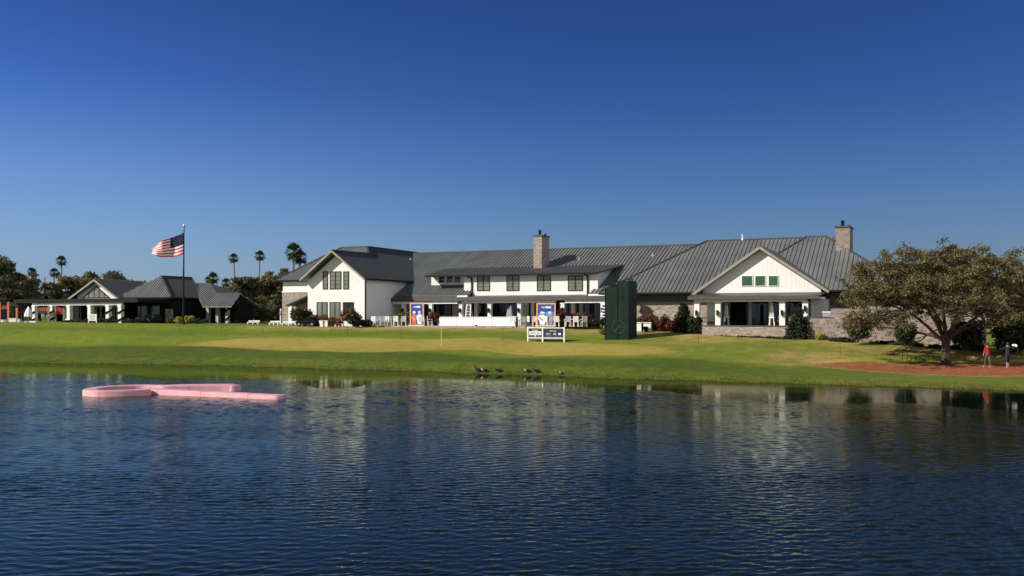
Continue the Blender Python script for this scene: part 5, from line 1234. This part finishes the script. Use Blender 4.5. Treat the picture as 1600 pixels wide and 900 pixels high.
# ------------------------------------------------------------------ far left stalls
Dl = 122.5; zl = 3.86
def slant_marks(mb, a, b, z0, z1, n, y):
    w = (b-a)/n
    for i in range(n): mb.prism([(a+i*w, z0), (a+i*w+w*.42, z0), (a+i*w+w*1.0, z1), (a+i*w+w*.55, z1)], y, y+.01)
def banner(px0, px1, pyt, pyb, D, label, mat, nm):
    s = D/F; x = (px0-800)*s; e = empty('event_banner', (x, D, zl), 0, label, 'banner'); w = (px1-px0)*s; zt, zb = H-(pyt-HZ)*s-zl, H-(pyb-HZ)*s-zl
    for t in (0, w): MB().box(t-.12, t+.12, -.06, .06, -.2, zt+.15).build('post', M[nm], e)
    p = MB().box(.12, w-.12, -.02, .02, zb, zt).build('banner_cloth', M[mat], e); return e, p, w, zb, zt
e, p, w, zb, zt = banner(0, 13, 474, 499, Dl, 'dark event banner with slanted orange marks beside an orange post', 'navydark', 'rust')
t = MB(); slant_marks(t, .2, w-.15, zt-.75, zt-.3, 4, -.032); t.build('slanted_marks', M['orangeprint'], p)
e, p, w, zb, zt = banner(57.5, 76, 480, 490, Dl + 1.5, 'second event banner with slanted orange marks under the canopy', 'tent', 'wood')
t = MB(); slant_marks(t, .2, w*.75, zt-.5, zt-.08, 4, -.032); t.box(w*.8, w*.9, -.032, -.022, zt-.5, zt-.08); t.build('slanted_marks', M['orangeprint'], p)
e, p, w, zb, zt = banner(87, 100, 480, 491, Dl + 2, 'small brown banner between pale posts under the canopy', 'redcloth', 'wood')
s = Dl/F
o = MB().box(-.11, .11, -.11, .11, -.2, (499-477.5)*s).box(-.13, .13, -.13, .13, (499-477.5)*s, (499-477)*s).build('orange_post', M['rust']); o.location = ((26.5-800)*s, Dl, zl); tag(o, 'plain orange post standing beside the white cooler box', 'post')
e = empty('canopy_tent', ((14-800)*(Dl+5)/F, Dl+5, zl), 0, 'low black tent behind the event banners at far left', 'tent')
w = 34*s; MB().prism([(0, 2.0), (w, 2.0), (w*.9, 2.55), (w*.08, 2.55)], 0, 3.2).build('tent_roof', M['tent'], e); MB().box(.05, w-.05, 3.0, 3.15, 0, 2.0).build('tent_wall', M['tent'], e)
for a in (.06, w-.06): 
    for b in (.05, 2.9): MB().box(a-.04, a+.04, b-.04, b+.04, 0, 2.0).build('leg', M['black'], e)
umbrella(44.5, Dl-1.5, zl, (499-475)*s, 'closed white umbrella beside the first canopy column', 'white_plastic', 'black', .42)
def crate(px0, px1, pyt, pyb, D, label, mat, nm='cooler_box', cat='box'):
    s = D/F; x = ((px0+px1)/2-800)*s; w = (px1-px0)*s; h = (pyb-pyt)*s; e = empty(nm, (x, D, tz(x, D)), R(rr.uniform(-12, 6)), label, cat)
    MB().box(-w/2, w/2, -.3, .3, 0, h*.85).build('box_body', M[mat], e); MB().box(-w/2-.03, w/2+.03, -.33, .33, h*.85, h).build('lid', M['trim'], e)
crate(15.5, 26.5, 493.5, 499.5, Dl-1.2, 'large white cooler box left of the plain orange post', 'white_plastic'); crate(28.5, 32, 495.5, 499.5, Dl-1.3, 'small white box right of the plain orange post', 'white_plastic')
crate(47.5, 58, 499, 501.5, Dl-3, 'flat white box on the grass by the first canopy column', 'white_plastic'); crate(40, 42.5, 499, 501.2, Dl-3.2, 'tiny white box left of the flat white box', 'white_plastic'); crate(3, 7, 497, 500.5, Dl-1.4, 'pale box at the foot of the left banner', 'trim')
# a utility pole far behind
Dq = 200; x = (70-800)/F*Dq; e = empty('utility_pole', (x, Dq, 4), 0, 'grey utility pole rising through the trees left of the lodge gable', 'pole')
MB().tube([(0,0,0),(0,0,H-(433-HZ)/F*Dq-4)], [.2,.13], 8).build('pole', M['palmbark'], e); MB().box(-1, 1, -.06, .06, H-(446-HZ)/F*Dq-4, H-(445-HZ)/F*Dq-4).build('crossarm', M['wood'], e)

# ------------------------------------------------------------------ pink ribbon float
def ribbon():
    e = empty('ribbon_float', (-20 * (H - WL) / H - .36, 55.5 * (H - WL) / H + .6, WL), 0, 'pink ribbon-shaped float lying on the pond', 'float')
    def cr(pts, n):
        P_ = np.array(pts, float); out = []
        for i in range(len(P_)-1):
            p0 = P_[max(i-1, 0)]; p1 = P_[i]; p2 = P_[i+1]; p3 = P_[min(i+2, len(P_)-1)]
            for t in np.linspace(0, 1, n, endpoint=False): out.append(.5*(2*p1+(p2-p0)*t+(2*p0-5*p1+4*p2-p3)*t*t+(3*p1-p0-3*p2+p3)*t**3))
        return np.array(out + [P_[-1]])
    def strip(name, pts, w0, z0, z1, n=10, mat='pink', z2=None):
        c = cr(pts, n); d = np.gradient(c, axis=0); d /= np.linalg.norm(d, axis=1)[:, None]; nrm = np.stack([-d[:, 1], d[:, 0]], 1)
        k = len(c); wv = np.full(k, w0/2)
        for i in range(4): f = math.sqrt(max(0, 1 - ((4-i)/4.4)**2)); wv[i] *= f; wv[-1-i] *= f
        Lp = c + nrm*wv[:, None]; Rp = c - nrm*wv[:, None]; poly = list(Lp) + list(Rp[::-1]); N = len(poly)
        mb = MB(); o = (-20, 55.5, 0)
        for i in range(k-1):
            q = [Lp[i], Rp[i], Rp[i+1], Lp[i+1]]
            zz = [z1 + ((z2 or z1) - z1) * (i + d_) / (k - 1) for d_ in (0, 0, 1, 1)]
            p = [(a[0]-o[0], a[1]-o[1], z0) for a in q] + [(a[0]-o[0], a[1]-o[1], z_) for a, z_ in zip(q, zz)]
            fs = [(4,5,6,7), (0,3,7,4), (1,5,6,2)]
            if i == 0: fs.append((0,4,5,1))
            if i == k-2: fs.append((3,2,6,7))
            mb.quadset(p, fs)
        ob = mb.build(name, M[mat], e); bm = bmesh.new(); bm.from_mesh(ob.data); bmesh.ops.remove_doubles(bm, verts=bm.verts, dist=.002); bmesh.ops.recalc_face_normals(bm, faces=bm.faces)
        bmesh.ops.bevel(bm, geom=[g for g in bm.edges if g.is_manifold and g.calc_face_angle(0) > .9], offset=.05, segments=2, affect='EDGES'); bm.to_mesh(ob.data); bm.free()
        seam = MB()
        for i in range(8, k-6, 14):
            a = Lp[i] - np.array(o[:2]); b = Rp[i] - np.array(o[:2]); zt_ = z1 + ((z2 or z1) - z1) * i / (k - 1); seam.bar((a[0], a[1], zt_+.004), (b[0], b[1], zt_+.004), .014, .006)
            for q in (a, b):
                s = (q - (a+b)/2); s = s/np.linalg.norm(s)*.003; seam.bar((q[0]+s[0], q[1]+s[1], z0+.02), (q[0]+s[0], q[1]+s[1], zt_), .014, .008)
        seam.build('seam', M['pinkdeep'], ob)
    e.scale = (1.035 * (H - WL) / H, (H - WL) / H, (H - WL) / H)
    strip('loop_band', [(-20.44,54.75),(-21.66,53.9),(-22.88,53.75),(-23.78,54.6),(-23.97,56.2),(-23.35,57.6),(-22.13,58.2),(-20.72,57.8),(-19.41,57.0)], .75, -.35, .33, 12)
    strip('rear_tail', [(-21.10,57.9),(-19.69,58.6),(-18.18,58.9),(-16.87,58.9)], .8, -.35, .32)
    strip('rear_tail', [(-20.72,56.9),(-18.75,57.4),(-16.96,57.6),(-16.30,57.4)], .8, -.35, .36)
    strip('front_tail', [(-21.10,55.7),(-19.50,54.9),(-17.53,54.1),(-15.46,53.2),(-13.48,52.3),(-12.36,51.9)], .85, -.35, .31, z2=.21)
ribbon()

# ------------------------------------------------------------------ people and birds
def skinned(name, verts, edges, radii, root, mats, paint, lv=2):
    """one continuous body grown round a skeleton"""
    me = bpy.data.meshes.new(name + '_rig'); me.from_pydata(verts, edges, []); o = bpy.data.objects.new(name + '_rig', me); COL.objects.link(o)
    md = o.modifiers.new('skin', 'SKIN'); sv = me.skin_vertices[0].data if me.skin_vertices else None
    if sv is None:
        bm = bmesh.new(); bm.from_mesh(me); bm.verts.layers.skin.verify(); bm.to_mesh(me); bm.free(); sv = me.skin_vertices[0].data
    for i, r in enumerate(radii): sv[i].radius = r if isinstance(r, tuple) else (r, r); sv[i].use_root = (i == root)
    s = o.modifiers.new('sub', 'SUBSURF'); s.levels = lv; s.render_levels = lv
    dg = bpy.context.evaluated_depsgraph_get(); dg.update(); m2 = bpy.data.meshes.new_from_object(o.evaluated_get(dg))
    bpy.data.objects.remove(o)
    m2.name = name
    m2.materials.clear()
    for m in mats: m2.materials.append(m)
    for p in m2.polygons: p.material_index = paint(p.center); p.use_smooth = True
    r = bpy.data.objects.new(name, m2); COL.objects.link(r); return r
def person(px, py, label, shirt, legs, walk, arms, facing, legcol_knee=None, cap=None):
    x, y, z = G(px, py)
    # x = right, y = away from the camera (the walker faces 'facing')
    V = [(0,0,.96),(0,0,1.14),(0,.01,1.34),(0,.0,1.47),(0,.015,1.545),(0,.03,1.66),(0,.03,1.76)]
    Rr = [(.155,.115),(.145,.105),(.175,.12),(.13,.085),.052,(.085,.098),(.06,.07)]
    E_ = [(0,1),(1,2),(2,3),(3,4),(4,5),(5,6)]
    for s, st in ((-1, walk), (1, -walk)):
        n = len(V); V += [(s*.09,0,.9),(s*.095,st*.1,.5),(s*.1,st*.2,.09),(s*.11,st*.2+.13,.045)]; Rr += [.098,.062,.045,(.045,.04)]; E_ += [(0,n),(n,n+1),(n+1,n+2),(n+2,n+3)]
        n = len(V); a = arms[0] if s < 0 else arms[1]; V += [(s*.19,0,1.43)] + [(s*q[0], q[1], q[2]) for q in a]; Rr += [.062,.047,.036,.032,(.03,.018)]; E_ += [(3,n)] + [(n+i, n+i+1) for i in range(4)]
        for k in range(5):   # thumb and four fingers from the palm
            w_ = Vector(V[n+3]); h_ = Vector(V[n+4]); dr = (h_-w_).normalized(); sd = Vector((0, 1, 0)) - dr*dr.y; sd.normalize()
            m = len(V)
            if k == 0: q = w_.lerp(h_, .4) + sd*.035; V.append(tuple(q + dr*.035 + sd*.015)); E_.append((n+3, m)); Rr.append(.01)
            else:
                V.append(tuple(h_ + dr*(.05 + .012*(k in (2, 3))) + sd*(.03 - .02*(k-1)))); E_.append((n+4, m)); Rr.append(.009)
    def paint(c):
        if c.z > 1.5 and abs(c.x) < .16: return 2
        if c.z < .1: return 3
        if c.z > .93 and not (abs(c.x) > .2 and c.z < 1.17): return 0
        if abs(c.x) > .2 and c.z > .6: return 2
        if legcol_knee and c.z < legcol_knee: return 2
        return 1
    o = skinned('person', V, E_, Rr, 0, [M[shirt], M[legs], M['skin'], M['shoe']], paint)
    o.location = (x, y, z); o.rotation_euler = (0, 0, facing); tag(o, label, 'person')
    # face, ears and hair
    f = MB()
    for s in (-1, 1):
        f.tube([(s*.035, .118, 1.675), (s*.035, .13, 1.675)], [.012, .004], 8); f.tube([(s*.088, .03, 1.63), (s*.1, .02, 1.66), (s*.09, .03, 1.69)], [.01, .018, .01], 6)
    f.tube([(0, .115, 1.66), (0, .148, 1.635), (0, .12, 1.622)], [.008, .016, .008], 6); f.tube([(-.025, .118, 1.6), (0, .126, 1.598), (.025, .118, 1.6)], .007, 6)
    f.build('face', [M['hair']], o)
    hv = MB(); n = 18
    rings = [[((.098 - .0*z)*q*math.cos(6.283*k/n), .018 + .112*q*math.sin(6.283*k/n) - (.012 if math.sin(6.283*k/n) > .3 else 0), zz) for k in range(n)] for z, (q, zz) in enumerate(((.98,1.61),(1.03,1.67),(1.0,1.73),(.8,1.785),(.4,1.815),(.05,1.825)))]
    fs = []
    for i in range(5):
        for k in range(n):
            ang = (k+.5)/n
            if i == 0 and .08 < ang < .42: continue   # open over the face
            fs.append((i*n+k, i*n+(k+1) % n, (i+1)*n+(k+1) % n, (i+1)*n+k))
    hv.quadset([v for r_ in rings for v in r_], fs); hv.build('hair' if not cap else 'hat', M[cap or 'hair'], o, smooth=True)
    return o
hang = [(.235,.02,1.18),(.26,.06,.98),(.265,.07,.94),(.268,.08,.86)]
bent = [(.25,.0,1.2),(.24,.16,1.1),(.2,.2,1.1),(.14,.23,1.1)]
elbow = [(.42,-.02,1.3),(.46,.18,1.34),(.43,.22,1.36),(.37,.26,1.38)]
raised = [(.42,.02,1.36),(.5,.1,1.55),(.51,.11,1.6),(.52,.13,1.66)]
p1 = person(1543, 574.5, 'walking person in a red shirt and grey trousers beside the oak', 'redcloth', 'khaki', 1, (hang, bent), R(8))
p2 = person(1574.5, 575.5, 'person in dark navy clothes with elbows out and pale hat, at right', 'darkcloth', 'darkcloth', -.8, (elbow, raised), R(-6), .42, 'hair')
x, y, z = G(1574.5, 575.5)
e = empty('bag', (x + .5, y + .12, z + 1.58), R(-20), 'pale tote bag carried on the shoulder of the navy-clothed person', 'bag')
MB().prism([(-.14,-.02),(.17,-.1),(.2,.04),(.06,.1),(-.12,.07)], -.08, .08).build('bag_body', M['print_white'], e)
MB().tube([(-.1,0,.06),(-.05,0,.16),(.06,0,.16),(.11,0,.06)], .01, 6).build('handle', M['dark'], e)
tag(p2, 'person in dark navy clothes with elbows out and a pale bag at the shoulder')
def bird(px, py, label, facing, neck, scale=1.0, pale=False):
    x, y, z = G(px, py)
    V = [(0,0,.3),(.14,0,.32),(-.16,0,.29),(-.3,0,.3)]; Rr = [(.12,.115),(.095,.1),(.09,.085),(.03,.02)]; E_ = [(0,1),(0,2),(2,3)]
    if neck: nk = [(.23,0,.44),(.25,0,.58),(.27,0,.68),(.34,0,.68)]
    else: nk = [(.23,0,.38),(.27,0,.43),(.3,0,.47),(.36,0,.46)]
    n = len(V); V += nk; Rr += [.045,.034,.045,.018]; E_ += [(1,n),(n,n+1),(n+1,n+2),(n+2,n+3)]
    for s in (-1, 1):
        n = len(V); V += [(.0,s*.06,.2),(-.03,s*.065,.1),(0,s*.065,.015),(.06,s*.065,.012)]; Rr += [.035,.014,.012,(.03,.01)]; E_ += [(0,n),(n,n+1),(n+1,n+2),(n+2,n+3)]
    def paint(c):
        if c.x > .3 and not neck or c.x > .31: return 2
        if pale and c.x > .12: return 1
        if c.z < .14: return 2
        return 0
    o = skinned('waterbird', V, E_, Rr, 0, [M['feather'], M['featherpale'], M['beak']], paint, 2)
    o.location = (x, y, z - .08); o.rotation_euler = (0, 0, facing); o.scale = (scale,)*3; tag(o, label, 'bird', 'birds at the water edge')
    w = MB()
    for s in (-1, 1): w.prism([(.12,.38),(.05,.26),(-.2,.25),(-.34,.3),(-.1,.4)], s*.115, s*.13)
    w.build('wing', M['feather'], o)
bird(747.5, 582.5, 'leftmost dark bird with its neck held upright at the water edge', math.pi, True, 1.0)
bird(757, 583, 'dark bird with a pale breast right behind the upright-necked bird', math.pi, False, .95, True)
bird(779, 582.5, 'dark hunched bird standing apart between the two pairs of birds', math.pi, False, .9)
bird(824, 583, 'pale-headed dark bird, left of the right pair at the water edge', math.pi, False, .85, True)
bird(838, 583.5, 'dark bird with head tucked, right of the right pair at the water edge', math.pi, False, .95)
bird(875, 586, 'small pale bird on its own, rightmost of the birds', R(-80), False, .75, True)

# ------------------------------------------------------------------ light, sky, camera
SUN_EL, SUN_AZ = R(32), R(246)      # azimuth clockwise from +Y (away from the camera)
w = bpy.data.worlds.new('World'); sc.world = w; w.use_nodes = True
nt = w.node_tree; bg = nt.nodes['Background']; sky = nn(nt, 'ShaderNodeTexSky', sky_type='NISHITA')
sky.sun_disc = False; sky.sun_elevation = SUN_EL; sky.sun_rotation = SUN_AZ; sky.altitude = 0; sky.air_density = 1.0; sky.dust_density = .6; sky.ozone_density = 4
# the photograph's sky is deep and strongly saturated (polarised): steepen the model sky and shift it towards blue
sky.sun_rotation = -SUN_AZ
pre = nn(nt, 'ShaderNodeVectorMath', operation='SCALE'); pre.inputs['Scale'].default_value = .07
gm = nn(nt, 'ShaderNodeGamma'); gm.inputs['Gamma'].default_value = 1.75
post = nn(nt, 'ShaderNodeVectorMath', operation='MULTIPLY'); post.inputs[1].default_value = (14.3, 15.4, 21.0)
nt.links.new(sky.outputs[0], pre.inputs[0]); nt.links.new(pre.outputs[0], gm.inputs['Color']); nt.links.new(gm.outputs[0], post.inputs[0])
# towards the sun, behind the camera, the air is paler and hazier
tcw = nn(nt, 'ShaderNodeTexCoord'); spw = nn(nt, 'ShaderNodeSeparateXYZ'); nt.links.new(tcw.outputs['Generated'], spw.inputs[0])
mrw = nn(nt, 'ShaderNodeMapRange', interpolation_type='SMOOTHSTEP'); mrw.inputs['From Min'].default_value = .25; mrw.inputs['From Max'].default_value = -.35; nt.links.new(spw.outputs['Y'], mrw.inputs['Value'])
hs = nn(nt, 'ShaderNodeHueSaturation'); hs.inputs['Saturation'].default_value = .3; hs.inputs['Value'].default_value = .88; nt.links.new(sky.outputs[0], hs.inputs['Color'])
mxw = nn(nt, 'ShaderNodeMix', data_type='RGBA'); nt.links.new(mrw.outputs[0], mxw.inputs['Factor']); nt.links.new(post.outputs[0], mxw.inputs['A']); nt.links.new(hs.outputs[0], mxw.inputs['B'])
# low haze, thicker on the sun's side
L = nt.links.new
mz = nn(nt, 'ShaderNodeMapRange', interpolation_type='SMOOTHSTEP'); mz.inputs['From Min'].default_value = .24; mz.inputs['From Max'].default_value = .01; L(spw.outputs['Z'], mz.inputs['Value'])
mxx = nn(nt, 'ShaderNodeMapRange', interpolation_type='SMOOTHSTEP'); mxx.inputs['From Min'].default_value = .1; mxx.inputs['From Max'].default_value = -.6; mxx.inputs['To Min'].default_value = .2; mxx.inputs['To Max'].default_value = .7; L(spw.outputs['X'], mxx.inputs['Value'])
mh = nn(nt, 'ShaderNodeMath', operation='MULTIPLY'); L(mz.outputs[0], mh.inputs[0]); L(mxx.outputs[0], mh.inputs[1])
hz = nn(nt, 'ShaderNodeMix', data_type='RGBA'); hz.inputs['B'].default_value = (2.3, 3.35, 5.0, 1); L(mh.outputs[0], hz.inputs['Factor']); L(mxw.outputs['Result'], hz.inputs['A'])
L(hz.outputs['Result'], bg.inputs['Color']); bg.inputs['Strength'].default_value = .1
ld = bpy.data.lights.new('sun', 'SUN'); ld.energy = 5.0; ld.angle = R(.53); ld.color = (1, .935, .86)
lo_ = bpy.data.objects.new('sun', ld); COL.objects.link(lo_)
sd = Vector((math.sin(SUN_AZ)*math.cos(SUN_EL), math.cos(SUN_AZ)*math.cos(SUN_EL), math.sin(SUN_EL))); lo_.rotation_euler = sd.to_track_quat('Z', 'Y').to_euler(); lo_.location = sd * 200
cam = bpy.data.cameras.new('camera'); co = bpy.data.objects.new('camera', cam); COL.objects.link(co)
co.location = (0, 0, H); co.rotation_euler = (R(90), 0, 0); cam.sensor_width = 36; cam.lens = 36 * F / 1600; cam.shift_y = (HZ - 450) / 1600
cam.clip_start = .1; cam.clip_end = 6000
sc.camera = co
sc.view_settings.view_transform = 'Standard'; sc.view_settings.look = 'None'; sc.view_settings.exposure = .17; sc.view_settings.gamma = 1; sc.view_settings.use_curve_mapping = False
